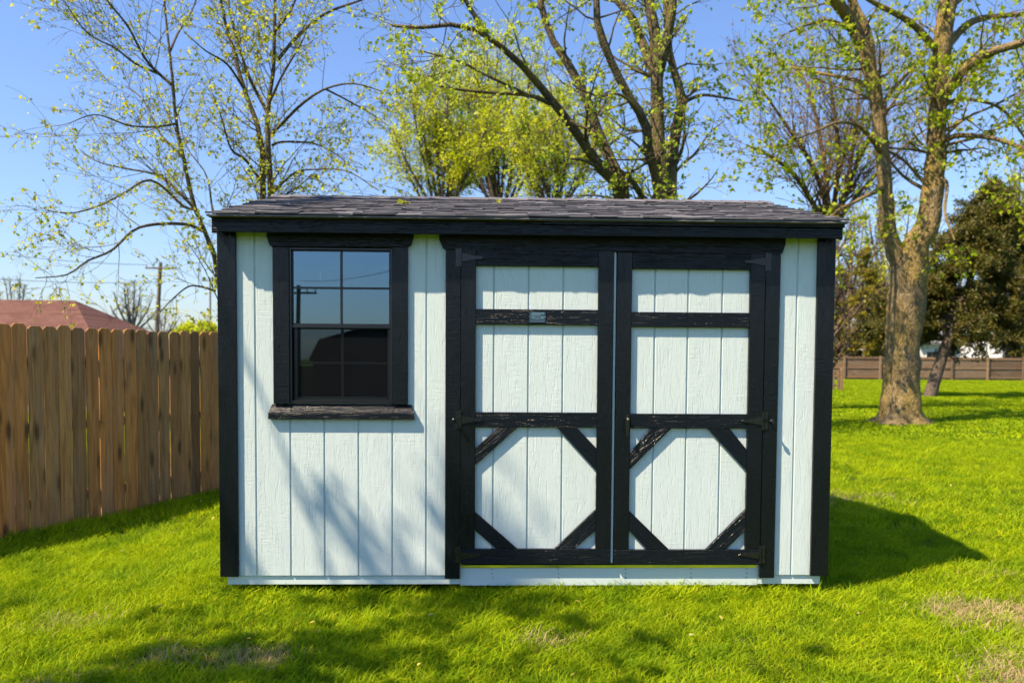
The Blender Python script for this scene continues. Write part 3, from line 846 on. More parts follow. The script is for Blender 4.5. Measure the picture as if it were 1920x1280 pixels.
def white_house(name, label, px0, px1, Y, zt, wins):
    a = at(px0, 660, Y); b = at(px1, 660, Y)
    x0, x1 = a[0], b[0]
    root = empty(name, (x0, Y, 0), label, 'house', 'white houses beyond the back fence')
    wmat = mk_plain('white_clapboard', (0.74, 0.75, 0.76), .6)
    bm = bmesh.new(); add_box(bm, 0, x1 - x0, 0, 8, -.2, zt); link('wall', bm_mesh('wall', bm), wmat, root)
    xm = x1 - x0
    V = [(-.4, -.5, zt), (xm + .4, -.5, zt), (xm + .4, 8.5, zt), (-.4, 8.5, zt), (-.4, 4, zt + 2.0), (xm + .4, 4, zt + 2.0)]
    V += [(v[0], v[1], v[2] + .15) for v in V]
    poly_obj('roof', V, [(0, 1, 5, 4), (2, 3, 4, 5), (6, 10, 11, 7), (8, 11, 10, 9), (0, 6, 7, 1), (2, 8, 9, 3), (1, 7, 11, 5), (5, 11, 8, 2), (0, 4, 10, 6), (4, 3, 9, 10)], mk_plain('grey_roofing', (0.16, 0.16, 0.17), .9), root)
    for (u, z, w, h) in wins:
        bm = bmesh.new(); add_box(bm, u*xm - w/2 - .08, u*xm + w/2 + .08, -.06, -.001, z - h/2 - .08, z + h/2 + .08)
        wn_ = link('window', bm_mesh('window', bm), wmat, root)
        for sx in (-1, 1):
            bm = bmesh.new(); add_box(bm, u*xm + (sx-1)*w/4 + .0, u*xm + (sx+1)*w/4 - .03, -.075, -.062, z - h/2, z + h/2)
            link('pane', bm_mesh('pane', bm), MAT['vinyl'], wn_)
white_house('white_house', 'white house with dark windows behind trees next to shed corner', 1555, 1668, 74, 4.3, [(.12, 2.9, 1.2, 1.3), (.42, 1.9, 1.3, 1.5), (.62, 1.9, 2.6, 1.4), (.85, 2.9, .9, 1.2)])
white_house('white_house', 'white house glimpsed beneath the dark evergreen over the far fence', 1725, 1800, 78, 3.4, [(.3, 1.9, 1.2, 1.3), (.7, 1.9, 1.2, 1.3)])
white_house('white_house', 'white house at the right edge behind the far fence', 1880, 1990, 82, 3.9, [(.2, 2.2, 1.2, 1.3), (.6, 2.2, 1.2, 1.3)])

# ------------------------------------------------------------------ utility poles and cables
def utility_pole(px, ptop, pbot, Y, r, label, arm=True, mirror=False):
    a = at(px, ptop, Y); b = at(pbot, 640, Y)
    if mirror: a[1] = b[1] = -Y
    g = 0.0
    root = empty('utility_pole', (b[0], a[1], 0), label, 'pole', 'utility poles')
    bm = bmesh.new(); add_cyl(bm, (0, 0, -.2), (a[0] - b[0], 0, a[2]), r*1.15, r*.8, 12); link('pole', bm_mesh('pole', bm), MAT['pole'], root)
    tx = a[0] - b[0]
    if arm:
        bm = bmesh.new(); add_box(bm, tx - 1.15, tx + 1.15, -.07 - r, -r, a[2] - .55, a[2] - .42); link('crossarm', bm_mesh('crossarm', bm, .01), MAT['pole'], root)
        for u in (-1.05, -.5, .5, 1.05):
            bm = bmesh.new(); add_cyl(bm, (tx + u, -.035 - r, a[2] - .42), (tx + u, -.035 - r, a[2] - .2), .05, .035, 10); link('insulator', bm_mesh('insulator', bm), MAT['ceramic'], root)
    return (a[0], a[1], a[2])
P1 = utility_pole(301, 492, 289, 60, .17, 'wooden utility pole with a crossarm rising behind the board fence')
P2 = utility_pole(394, 520, 394, 105, .13, 'thin distant utility pole beside the shed corner trim')
def tubes(P, R, sides, rough=None):
    """sweep N polylines at once: P (N,K,3), R (N,K) -> verts, quads"""
    N, K, _ = P.shape
    T_ = np.gradient(P, axis=1); T_ /= np.linalg.norm(T_, axis=2, keepdims=True) + 1e-9
    ax = P[:, -1] - P[:, 0]; ax /= np.linalg.norm(ax, axis=1, keepdims=True) + 1e-9
    ref = np.where(np.abs(ax[:, 2:3]) < .8, np.array([[0, 0, 1.0]]), np.array([[1.0, 0.2, 0]]))
    n = ref[:, None, :] - (ref[:, None, :]*T_).sum(2, keepdims=True)*T_
    n /= np.linalg.norm(n, axis=2, keepdims=True) + 1e-9
    b = np.cross(T_, n)
    a = np.arange(sides)*2*np.pi/sides
    RR = R[:, :, None, None] if rough is None else R[:, :, None, None]*rough[..., None]
    V = P[:, :, None, :] + RR*(n[:, :, None, :]*np.cos(a)[None, None, :, None] + b[:, :, None, :]*np.sin(a)[None, None, :, None])
    i = np.arange(N*K*sides).reshape(N, K, sides)
    j = np.roll(i, -1, axis=2)
    Q = np.stack([i[:, :-1], j[:, :-1], j[:, 1:], i[:, 1:]], -1).reshape(-1, 4)
    return V.reshape(-1, 3), Q

def cable(a, b, sag, r, label):
    t = np.linspace(0, 1, 24)
    P = np.array(a)[None]*(1 - t[:, None]) + np.array(b)[None]*t[:, None]
    P[:, 2] -= sag*4*t*(1 - t)
    V, Q = tubes(P[None], np.full((1, 24), r), 5)
    tag(link('power_line', np_mesh('power_line', V, Q, True), MAT['wire']), label, 'cable', 'overhead cables')
cable(tuple(at(-260, 432, 48)), (P1[0] - 1.05, P1[1], P1[2] - .2), .5, .02, 'upper overhead cable crossing the sky left of the utility pole')
cable(tuple(at(-260, 500, 48)), (P1[0], P1[1], P1[2] - 1.6), .4, .02, 'lower overhead cable crossing the sky above the brown roof')
cable((P1[0] + 1.05, P1[1], P1[2] - .2), (P2[0], P2[1], P2[2] - .1), .5, .02, 'short overhead cable strung between the two utility poles')

# what the window mirrors: a dark barn and a pole across the yard, behind the camera
def mirror(px, py, d):
    p = at(px, py, d); return np.array([p[0], -d, p[2]])
def barn():
    d = 13.5
    e = mirror(580, 675, d); k = mirror(599, 640, d); t = mirror(700, 612, d)
    half = t[0] - e[0]
    root = empty('dark_barn', (t[0], -d, 0), 'dark barn shaped shed mirrored in the lower window sash', 'barn')
    dark = mk_plain('dark_barn_paint', (0.03, 0.028, 0.028), .7)
    ex, kx = half, half - (k[0] - e[0])
    yz = [(-ex + .06, -.2), (ex - .06, -.2), (ex - .06, e[2]), (kx, k[2] - .03), (0, t[2] - .03), (-kx, k[2] - .03), (-ex + .06, e[2])]
    bm = bmesh.new(); add_prism(bm, yz, -4.0, 0.0); link('wall', bm_mesh('wall', bm), dark, root)
    prof = [(-ex, e[2] - .02), (-kx, k[2]), (0, t[2]), (kx, k[2]), (ex, e[2] - .02)]
    V = []
    for y in (.12, -4.12):
        for dz in (0, .05):
            V += [(p[0], y, p[1] + dz) for p in prof]
    F_ = []
    for i in range(4):
        F_ += [(5+i, 6+i, 16+i, 15+i), (i, 10+i, 11+i, 1+i), (i, 1+i, 6+i, 5+i), (10+i, 15+i, 16+i, 11+i)]
    F_ += [(0, 5, 15, 10), (4, 14, 19, 9)]
    poly_obj('roof', V, F_, MAT['shingle'], root)
    bm = bmesh.new(); add_box(bm, -ex*.35, ex*.75, .002, .03, 0, 1.9); link('door', bm_mesh('door', bm, .004), mk_plain('dark_barn_door', (.05, .05, .055), .6), root)
barn()
bf = empty('low_back_fence', (-14, -17, 0), 'low brown board fence mirrored beside the barn in the window', 'fence')
bm = bmesh.new()
for k in range(100): add_box(bm, k*.142 + .002, k*.142 + .138, -.01, .01 + R_.uniform(0, .005), .02, 1.2 + R_.uniform(-.02, .02))
tag(link('planks', bm_mesh('planks', bm), MAT['oldfence'], bf), kind='stuff')
for k in range(7):
    bm = bmesh.new(); add_box(bm, k*2.3 - .05, k*2.3 + .05, .02, .11, -.1, 1.22); link('post', bm_mesh('post', bm, .004), MAT['oldfence'], bf)
utility_pole(560, 535, 557, 48, .16, 'utility pole mirrored in the upper window sash', True, True)
pb = mirror(560, 540, 48)
cable((pb[0], -48, pb[2] + .5), tuple(mirror(760, 500, 40)), .3, .018, 'overhead cable mirrored in the upper window sash')
#@@PART3
# ------------------------------------------------------------------ trees
def resample(P, R, K):
    P = np.asarray(P, float); R = np.asarray(R, float)
    if len(P) > 2:       # Catmull-Rom through the surveyed points
        Q = np.vstack([2*P[0] - P[1], P, 2*P[-1] - P[-2]]); out = []; rr = []
        for i in range(1, len(Q) - 2):
            t = np.linspace(0, 1, 9)[:-1, None]
            p0, p1, p2, p3 = Q[i-1], Q[i], Q[i+1], Q[i+2]
            out.append(.5*((2*p1) + (p2 - p0)*t + (2*p0 - 5*p1 + 4*p2 - p3)*t**2 + (3*p1 - p0 - 3*p2 + p3)*t**3))
            rr.append(R[i-1]*(1 - t[:, 0]) + R[i]*t[:, 0])
        P = np.vstack(out + [P[-1:]]); R = np.concatenate(rr + [R[-1:]])
    d = np.concatenate([[0], np.cumsum(np.linalg.norm(np.diff(P, axis=0), axis=1))])
    t = np.linspace(0, d[-1], K)
    return np.stack([np.interp(t, d, P[:, i]) for i in range(3)], 1), np.interp(t, d, R)

def grow(P, R, rng, dens, t0, t1, ang, L, up, wig, K, rr, rmin, fall=.5, plen=None):
    """side shoots on N parent polylines (N,K0,3)"""
    N, K0, _ = P.shape
    ln = np.linalg.norm(np.diff(P, axis=1), axis=2).sum(1)
    cnt = rng.poisson(np.maximum(dens*ln*(t1 - t0), 0.01))
    idx = np.repeat(np.arange(N), cnt)
    n = len(idx)
    if n == 0: return np.zeros((0, K, 3)), np.zeros((0, K))
    t = rng.uniform(t0, t1, n)
    f = t*(K0 - 1); i0 = np.minimum(f.astype(int), K0 - 2); fr = (f - i0)[:, None]
    p = P[idx, i0]*(1 - fr) + P[idx, i0 + 1]*fr
    T_ = P[idx, i0 + 1] - P[idx, i0]; T_ /= np.linalg.norm(T_, axis=1, keepdims=True) + 1e-9
    r0 = R[idx, i0]*(1 - fr[:, 0]) + R[idx, i0 + 1]*fr[:, 0]
    q = rng.normal(0, 1, (n, 3)); q -= (q*T_).sum(1, keepdims=True)*T_; q /= np.linalg.norm(q, axis=1, keepdims=True) + 1e-9
    a = (ang*(1 + .25*rng.normal(0, 1, n)))[:, None]
    d = np.cos(a)*T_ + np.sin(a)*q
    Lc = L*(1 - fall*t)*rng.uniform(.5, 1.25, n)
    Lc = np.minimum(Lc, ln[idx]*0.9)
    st = (Lc/(K - 1))[:, None]
    out = [p]
    for k in range(K - 1):
        u = up[0] + (up[1] - up[0])*k/max(1, K - 2)
        d = d + np.array([0, 0, u]) + wig*rng.normal(0, 1, (n, 3)); d /= np.linalg.norm(d, axis=1, keepdims=True)
        p = p + d*st; out.append(p)
    Pn = np.stack(out, 1)
    ra = np.maximum(r0*rr, rmin)
    Rn = ra[:, None]*(1 - np.linspace(0, 1, K)[None]*.8)
    return Pn, np.maximum(Rn, rmin*.6)

def leaves(P, rng, per, size, t0=.25, spread=.02, hang=.25, wide=.34, fold=.15):
    N, K, _ = P.shape
    cnt = rng.poisson(per, N); idx = np.repeat(np.arange(N), cnt); n = len(idx)
    t = rng.uniform(t0, 1, n); f = t*(K - 1); i0 = np.minimum(f.astype(int), K - 2); fr = (f - i0)[:, None]
    p = P[idx, i0]*(1 - fr) + P[idx, i0+1]*fr + rng.normal(0, spread, (n, 3))
    d = rng.normal(0, 1, (n, 3)); d[:, 2] -= hang; d /= np.linalg.norm(d, axis=1, keepdims=True)
    w = np.cross(d, rng.normal(0, 1, (n, 3))); w /= np.linalg.norm(w, axis=1, keepdims=True) + 1e-9
    nn = np.cross(d, w)
    s = (size*rng.uniform(.55, 1.35, n))[:, None]
    V = np.stack([p, p + d*s*.45 + w*s*wide + nn*s*fold, p + d*s, p + d*s*.45 - w*s*wide + nn*s*fold], 1).reshape(-1, 3)
    return V, np.arange(n*4).reshape(n, 4)

def join(lst):
    V = []; Q = []; o = 0
    for v, q in lst:
        if len(v) == 0: continue
        V.append(v); Q.append(q + o); o += len(v)
    return np.vstack(V), np.vstack(Q)

def stem_pts(pts, Y):
    return np.array([at(p[0], p[1], Y + (p[2] if len(p) > 2 else 0)) for p in pts])

def tree(name, label, cat, Y, stems, bark, leafmat, seed, shoots, leaf, group=None, base=None, trunk_sides=12, K=22, partname='crown'):
    """stems: [(points (px,py[,dy]), width0 px, width1 px)], shoots: list of grow() settings per level, leaf: (per, size, spread...)"""
    rng = np.random.default_rng(seed)
    D = Y - CAM[1]
    P = []; R = []
    for pts, w0, w1 in stems:
        p = stem_pts(pts, Y) if not isinstance(pts, np.ndarray) else pts
        k = len(p)
        if cat == 'tree' and name == 'young_tree': w0, w1 = w0*.8, w1*.7
        r = (np.linspace(w0, w1, k) if np.isscalar(w0) else np.array(w0, float))*D/F/2
        a, b = resample(p, r, K); P.append(a); R.append(b)
    P = np.array(P); R = np.array(R)
    b0 = P[0, 0].copy()
    if base is None: base = (b0[0], b0[1], float(G(b0[0], b0[1])))
    root = empty(name, base, label, cat, group)
    base = np.array(base)
    # a little bark irregularity on the stems
    V, Q = tubes(P, R*(1 + .03*rng.normal(0, 1, R.shape)), trunk_sides, 1 + .05*rng.normal(0, 1, (len(P), 1, trunk_sides)) + .035*rng.normal(0, 1, (len(P), K, trunk_sides)))
    tr_parts = [(V - base, Q)]
    me = np_mesh('trunk', *join(tr_parts), True)
    link('trunk', me, bark, root)
    lv = [(P, R)]; tw = []
    for sh in shoots:
        src = sh.get('src', -1)
        Ps, Rs = lv[src]
        if src == 0 and 'only' in sh: Ps, Rs = Ps[sh['only']], Rs[sh['only']]
        g = grow(Ps, Rs, rng, sh['dens'], sh.get('t0', .2), sh.get('t1', 1.0), sh.get('ang', .8), sh['L'], sh.get('up', (.05, .0)), sh.get('wig', .12), sh.get('K', 6), sh.get('rr', .55), sh['rmin'], sh.get('fall', .4))
        lv.append(g)
        if len(g[0]):
            v, q = tubes(g[0], g[1], sh.get('sides', 3)); tw.append((v - base, q))
    if tw: tag(link('branches', np_mesh('branches', *join(tw), True), bark, root), kind='stuff')
    if leaf:
        lf = []
        for spec in leaf:
            lvl = spec.pop('lvl'); v, q = leaves(lv[lvl][0], rng, **spec); spec['lvl'] = lvl
            lf.append((v - base, q))
        V, Q = join(lf)
        tag(link(partname, np_mesh('crown', V, Q), leafmat, root), kind='stuff')
    return root

BARK_YOUNG = mk_bark('young_bark', (0.06, 0.052, 0.042), (0.21, 0.17, 0.115), (0.24, 0.20, 0.035), .35, 2.2)
BARK_MAPLE = mk_bark('maple_bark', (0.05, 0.042, 0.033), (0.18, 0.15, 0.11), (0.26, 0.21, 0.04), .40, 1.4)
BARK_OLD = mk_bark('old_bark', (0.09, 0.070, 0.042), (0.34, 0.265, 0.145), (0.34, 0.24, 0.04), .5, 1.3)
BARK_FAR = mk_bark('distant_bark', (0.085, 0.068, 0.058), (0.21, 0.165, 0.125), None, 0, 1.0)
LEAF_A = mk_leaf('young_birch_leaf', [(0.30, 0.38, 0.025), (0.46, 0.52, 0.035), (0.58, 0.56, 0.04), (0.36, 0.30, 0.05)], .5)
LEAF_C = mk_leaf('far_spring_leaf', [(0.42, 0.54, 0.02), (0.58, 0.64, 0.025), (0.66, 0.62, 0.03)], .5)
LEAF_D = mk_leaf('maple_spring_leaf', [(0.26, 0.36, 0.04), (0.38, 0.46, 0.06), (0.48, 0.50, 0.05)], .5)
LEAF_F = mk_leaf('shade_maple_leaf', [(0.19, 0.30, 0.012), (0.32, 0.41, 0.016), (0.44, 0.46, 0.02)], .5)
LEAF_E = mk_leaf('budding_leaf', [(0.26, 0.25, 0.03), (0.34, 0.28, 0.05), (0.30, 0.20, 0.08)], .45)
LEAF_G = mk_leaf('cedar_spray', [(0.030, 0.042, 0.006), (0.060, 0.070, 0.008), (0.115, 0.105, 0.014), (0.10, 0.065, 0.015)], .2)
LEAF_Q = mk_leaf('golden_evergreen_spray', [(0.10, 0.10, 0.010), (0.20, 0.18, 0.015), (0.28, 0.22, 0.02)], .3)

def slim(Ltw, leafsize, per, rmin=.0026, dens=(4.2, 8.0, 11.0)):
    return ([dict(src=0, dens=dens[0], t0=.12, ang=.85, L=Ltw, up=(.06, -.02), wig=.09, K=8, rr=.30, rmin=rmin*1.5, sides=4, fall=.55),
             dict(dens=dens[1], t0=.15, ang=.75, L=Ltw*.42, up=(.02, -.07), wig=.13, K=6, rr=.6, rmin=rmin*1.1),
             dict(dens=dens[2], t0=.15, ang=.7, L=Ltw*.17, up=(0, -.08), wig=.16, K=4, rr=.7, rmin=rmin*.8)],
            [dict(lvl=3, per=per, size=leafsize, t0=.3, spread=.005), dict(lvl=2, per=per*.8, size=leafsize, t0=.4, spread=.006)])

# A: leaning young tree whose trunk shows at the shed's left edge
sh, lf = slim(1.6, .052, 1.5)
tree('young_tree', 'young leaning tree with budding branches sweeping over the board fence', 'tree', 7.4,
     [([(436, 852), (428, 700), (415, 560), (402, 479), (380, 424), (361, 377), (344, 295), (330, 230), (325, 164), (318, 98), (308, 0), (300, -140)], 15, 4),
      ([(325, 162), (300, 140), (272, 110, -.3), (240, 50, -.5), (200, 0, -.7), (160, -60, -.8)], 8, 3),
      ([(300, 140), (255, 120, -.4), (215, 90, -.6), (164, 62, -.8), (118, 0, -1)], 6, 2),
      ([(332, 232), (290, 238, -.5), (240, 235, -.9), (180, 215, -1.2), (128, 232, -1.4)], 6, 2),
      ([(364, 390), (328, 354, .2), (295, 328, .4), (230, 315, .5), (180, 302, .6), (148, 279, .7)], 8, 2),
      ([(366, 392), (344, 387, -.2), (285, 338, -.5), (230, 364, -.9), (184, 387, -1.2), (131, 400, -1.5), (89, 395, -1.7)], 7, 2),
      ([(380, 433), (344, 420, -.3), (262, 426, -.7), (210, 469, -1), (164, 489, -1.2), (125, 515, -1.4), (66, 521, -1.5)], 8, 2),
      ([(404, 545), (370, 536, -.2), (348, 540, -.4), (312, 572, -.6), (290, 600, -.7)], 5, 2),
      ([(318, 98), (335, 60, .4), (360, 20, .7), (380, -40, 1)], 6, 3),
      ([(344, 295), (300, 250, .6), (270, 190, .9), (235, 160, 1.2)], 6, 2),
      ([(424, 640), (410, 450, .3), (398, 392, .4), (387, 328, .5), (350, 276, .6), (335, 215, .8)], 7, 2)],
     BARK_YOUNG, LEAF_A, 11, sh, lf, 'young budding trees behind the shed')
# B: twin-stemmed young tree
sh, lf = slim(1.6, .056, 1.7)
tree('young_tree', 'twin-stemmed young tree with budding leaves behind the shed roof left end', 'tree', 7.9,
     [([(496, 850), (494, 600), (493, 374), (491, 272), (479, 223), (456, 164), (439, 98), (420, 33), (405, -60), (395, -150)], 17, 4),
      ([(504, 850), (508, 600), (508, 371), (502, 262), (503, 197), (513, 131), (515, 33), (517, -60), (520, -160)], 17, 4),
      ([(521, 112), (560, 66, .2), (610, 26, .3), (679, 0, .4), (730, -20, .5)], 9, 3),
      ([(508, 253), (564, 197, -.2), (610, 167, -.3), (662, 157, -.4), (715, 171, -.5)], 8, 2.5),
      ([(610, 167, -.3), (649, 187, -.2), (695, 213, 0), (728, 236, .2)], 5, 2),
      ([(511, 272), (531, 266, .3), (587, 269, .6), (630, 289, .8), (660, 315, .9)], 6, 2),
      ([(512, 360), (551, 325, -.2), (584, 318, -.4), (650, 321, -.7), (711, 358, -.9)], 6, 2),
      ([(502, 213), (466, 141, .3), (440, 60, .5), (426, -10, .6)], 9, 4),
      ([(490, 340), (460, 300, -.3), (433, 279, -.5), (416, 223, -.7), (400, 180, -.8)], 7, 2.5),
      ([(515, 60), (545, 20, -.4), (565, -30, -.6)], 7, 3),
      ([(456, 164), (425, 120, -.5), (385, 95, -.8), (345, 60, -1)], 6, 2),
      ([(503, 197), (530, 140, -.5), (560, 90, -.9), (575, 60, -1.1)], 6, 2)],
     BARK_YOUNG, LEAF_A, 12, sh, lf, 'young budding trees behind the shed')

# D: large multi-stemmed maple behind the roof's right half
sh = [dict(src=0, dens=3.0, t0=.30, ang=.95, L=1.9, up=(.03, -.03), wig=.16, K=8, rr=.30, rmin=.007, sides=4, fall=.3),
      dict(dens=4.6, t0=.2, ang=.8, L=.8, up=(.03, -.03), wig=.18, K=6, rr=.55, rmin=.005),
      dict(dens=5.6, t0=.25, ang=.7, L=.34, up=(.02, .02), wig=.18, K=4, rr=.6, rmin=.0035)]
lf = [dict(lvl=3, per=4.2, size=.075, t0=.78, spread=.018), dict(lvl=2, per=4, size=.075, t0=.88, spread=.018)]
tree('maple_tree', 'large many-stemmed maple with spring leaves rising behind the roof right half', 'tree', 9.6,
     [([(1243, 815), (1243, 600), (1243, 374), (1235, 279), (1232, 197), (1232, 141), (1230, 82), (1225, 33), (1212, -10), (1200, -120), (1190, -240)], 34, 12),
      ([(1160, 812), (1166, 600), (1163, 374), (1130, 321, -.3), (1090, 262, -.6), (1064, 226, -.8), (1031, 184, -1), (986, 131, -1.3), (958, 102, -1.5), (912, 69, -1.7), (869, 46, -1.9), (800, 52, -2.1), (735, 48, -2.2)], 24, 4),
      ([(1174, 812), (1176, 600), (1169, 374), (1150, 312, .2), (1123, 256, .3), (1104, 197, .4), (1081, 148, .4), (1051, 98, .4), (1031, 66, .4), (1012, 0, .5), (1000, -90, .6)], 26, 10),
      ([(1232, 600), (1235, 374), (1215, 279, -.4), (1209, 230, -.6), (1169, 164, -.8), (1133, 85, -1), (1118, 33, -1.1), (1118, 0, -1.1), (1112, -110, -1.2)], 19, 10),
      ([(1232, 145), (1209, 92, .3), (1182, 30, .5), (1155, 0, .6), (1110, -60, .8)], 22, 9),
      ([(1232, 145), (1251, 72, -.3), (1262, 0, -.5), (1268, -110, -.6)], 22, 11),
      ([(1252, 600), (1257, 374), (1261, 295, .4), (1271, 230, .6), (1279, 184, .7), (1268, 148, .8), (1255, 98, .9), (1250, 30, 1), (1246, -60, 1)], 24, 10),
      ([(1031, 194, -1), (992, 179, -1.2), (920, 174, -1.5), (860, 168, -1.7), (820, 161, -1.8)], 8, 2.5),
      ([(990, 178, -1.2), (940, 155, -1.6), (905, 138, -1.8), (859, 115, -2), (787, 95, -2.2)], 6, 2),
      ([(912, 69, -1.7), (893, 35, -1.8), (872, 0, -1.9), (850, -40, -2)], 10, 5),
      ([(1275, 195, .7), (1314, 179, .5), (1350, 182, .3), (1392, 190, .1)], 8, 3),
      ([(1209, 235, -.6), (1190, 200, -.9), (1160, 177, -1.2), (1122, 180, -1.4), (1080, 165, -1.6)], 6, 2.5),
      ([(1135, 325, -.3), (1105, 305, -.6), (1075, 298, -.9), (1050, 305, -1)], 8, 3),
      ([(1205, 374), (1195, 352, -.3), (1170, 325, -.5), (1150, 312, -.6)], 11, 5),
      ([(1064, 226, -.8), (1100, 240, -1), (1118, 232, -1.1)], 6, 3)],
     BARK_MAPLE, LEAF_D, 21, sh, lf)

# C: three far yellow-green trees left of the maple
def far_spring(label, bx, spread, top, Y, seed, n=7, bare=False, leafm=LEAF_C, leaf=.085, per=5, w=13):
    rng = np.random.default_rng(seed)
    gy = 674 + 1.42*F/(Y - CAM[1])
    st = [([(bx, gy), (bx + rng.uniform(-4, 4), (gy + 400)/2), (bx + rng.uniform(-6, 6), 430)], w, w*.7)]
    for i in range(n):
        u = (i + .5)/n*2 - 1 + rng.uniform(-.12, .12)
        tx = bx + u*spread; ty = top + abs(u)**1.6*(370 - top)*.55 + rng.uniform(-12, 12)
        dy = rng.uniform(-1, 1)*spread*(Y - CAM[1])/F*.8
        y0 = 455 - rng.uniform(0, 50)
        st.append(([(bx + rng.uniform(-5, 5), y0), (bx + u*spread*.35, y0 - (y0 - ty)*.35, dy*.3), (bx + u*spread*.75, y0 - (y0 - ty)*.7, dy*.8), (tx, ty, dy)], w*.55, 2))
    k = (Y - CAM[1])/30
    sh = [dict(src=0, dens=4.2/k, t0=.2, ang=.6, L=1.9*k, up=(.10, .06), wig=.1, K=7, rr=.4, rmin=.009*k, sides=3, fall=.45),
          dict(dens=5.6/k, t0=.12, ang=.65, L=.95*k, up=(.08, .04), wig=.14, K=5, rr=.6, rmin=.008*k),
          dict(dens=6.5/k, t0=.12, ang=.65, L=.45*k, up=(.06, .02), wig=.16, K=4, rr=.7, rmin=.0055*k)]
    lf = None if bare else [dict(lvl=3, per=per, size=leaf*k, t0=.2, spread=.05*k), dict(lvl=2, per=per*.6, size=leaf*k, t0=.4, spread=.05*k)]
    return tree('spring_tree', label, 'tree', Y, st, BARK_FAR, leafm, seed, sh, lf, 'spring trees farther back', trunk_sides=8, K=12)
far_spring('yellow green spring tree above the roof left of centre', 826, 112, 140, 24, 31, 11, per=4.4)
far_spring('tall yellow green spring tree above the roof centre', 935, 120, 85, 28, 32, 12, per=4.0)
far_spring('low yellow green spring tree between the centre tree and the maple limbs', 1040, 95, 200, 22, 33, 9, per=4)
# E: vase-shaped tree with purplish bare twigs
E1 = [([(1530, 780), (1538, 560), (1555, 410)], 30, 24),
      ([(1550, 425), (1531, 394), (1489, 328, -1), (1440, 290, -1.6), (1400, 272, -2)], 13, 3),
      ([(1553, 420), (1545, 370), (1518, 302, -.6), (1466, 223, -1), (1420, 157, -1.4)], 13, 3),
      ([(1556, 420), (1550, 360), (1541, 279, .6), (1515, 164, 1), (1480, 110, 1.3)], 13, 3),
      ([(1558, 420), (1566, 370), (1572, 290, -.8), (1560, 180, -1.2), (1545, 90, -1.5)], 12, 3),
      ([(1560, 420), (1580, 377), (1597, 295, .8), (1608, 200, 1.2), (1615, 120, 1.4)], 13, 3),
      ([(1562, 420), (1585, 361), (1625, 270, -.6), (1672, 197, -1), (1715, 130, -1.3)], 12, 3),
      ([(1563, 430), (1600, 375), (1650, 320, .5), (1700, 270, 1), (1740, 240, 1.3)], 10, 3)]
sh = [dict(src=0, dens=4.4, t0=.12, ang=.65, L=2.2, up=(.08, .05), wig=.09, K=7, rr=.36, rmin=.008, sides=3, fall=.4),
      dict(dens=5.2, t0=.12, ang=.65, L=1.1, up=(.07, .03), wig=.13, K=5, rr=.6, rmin=.0052),
      dict(dens=6.0, t0=.12, ang=.6, L=.48, up=(.05, .0), wig=.15, K=4, rr=.7, rmin=.0036)]
BARK_E = mk_bark('twiggy_bark', (0.085, 0.060, 0.052), (0.22, 0.155, 0.125), (0.30, 0.22, 0.04), .4, 1.0)
tree('vase_shaped_tree', 'vase-shaped tree with fine purplish twigs behind the roof right end', 'tree', 18.0, E1, BARK_E, LEAF_E, 41, sh,
     [dict(lvl=3, per=.7, size=.09, t0=.5, spread=.03), dict(lvl=2, per=.6, size=.09, t0=.5, spread=.03)], trunk_sides=8, K=14)

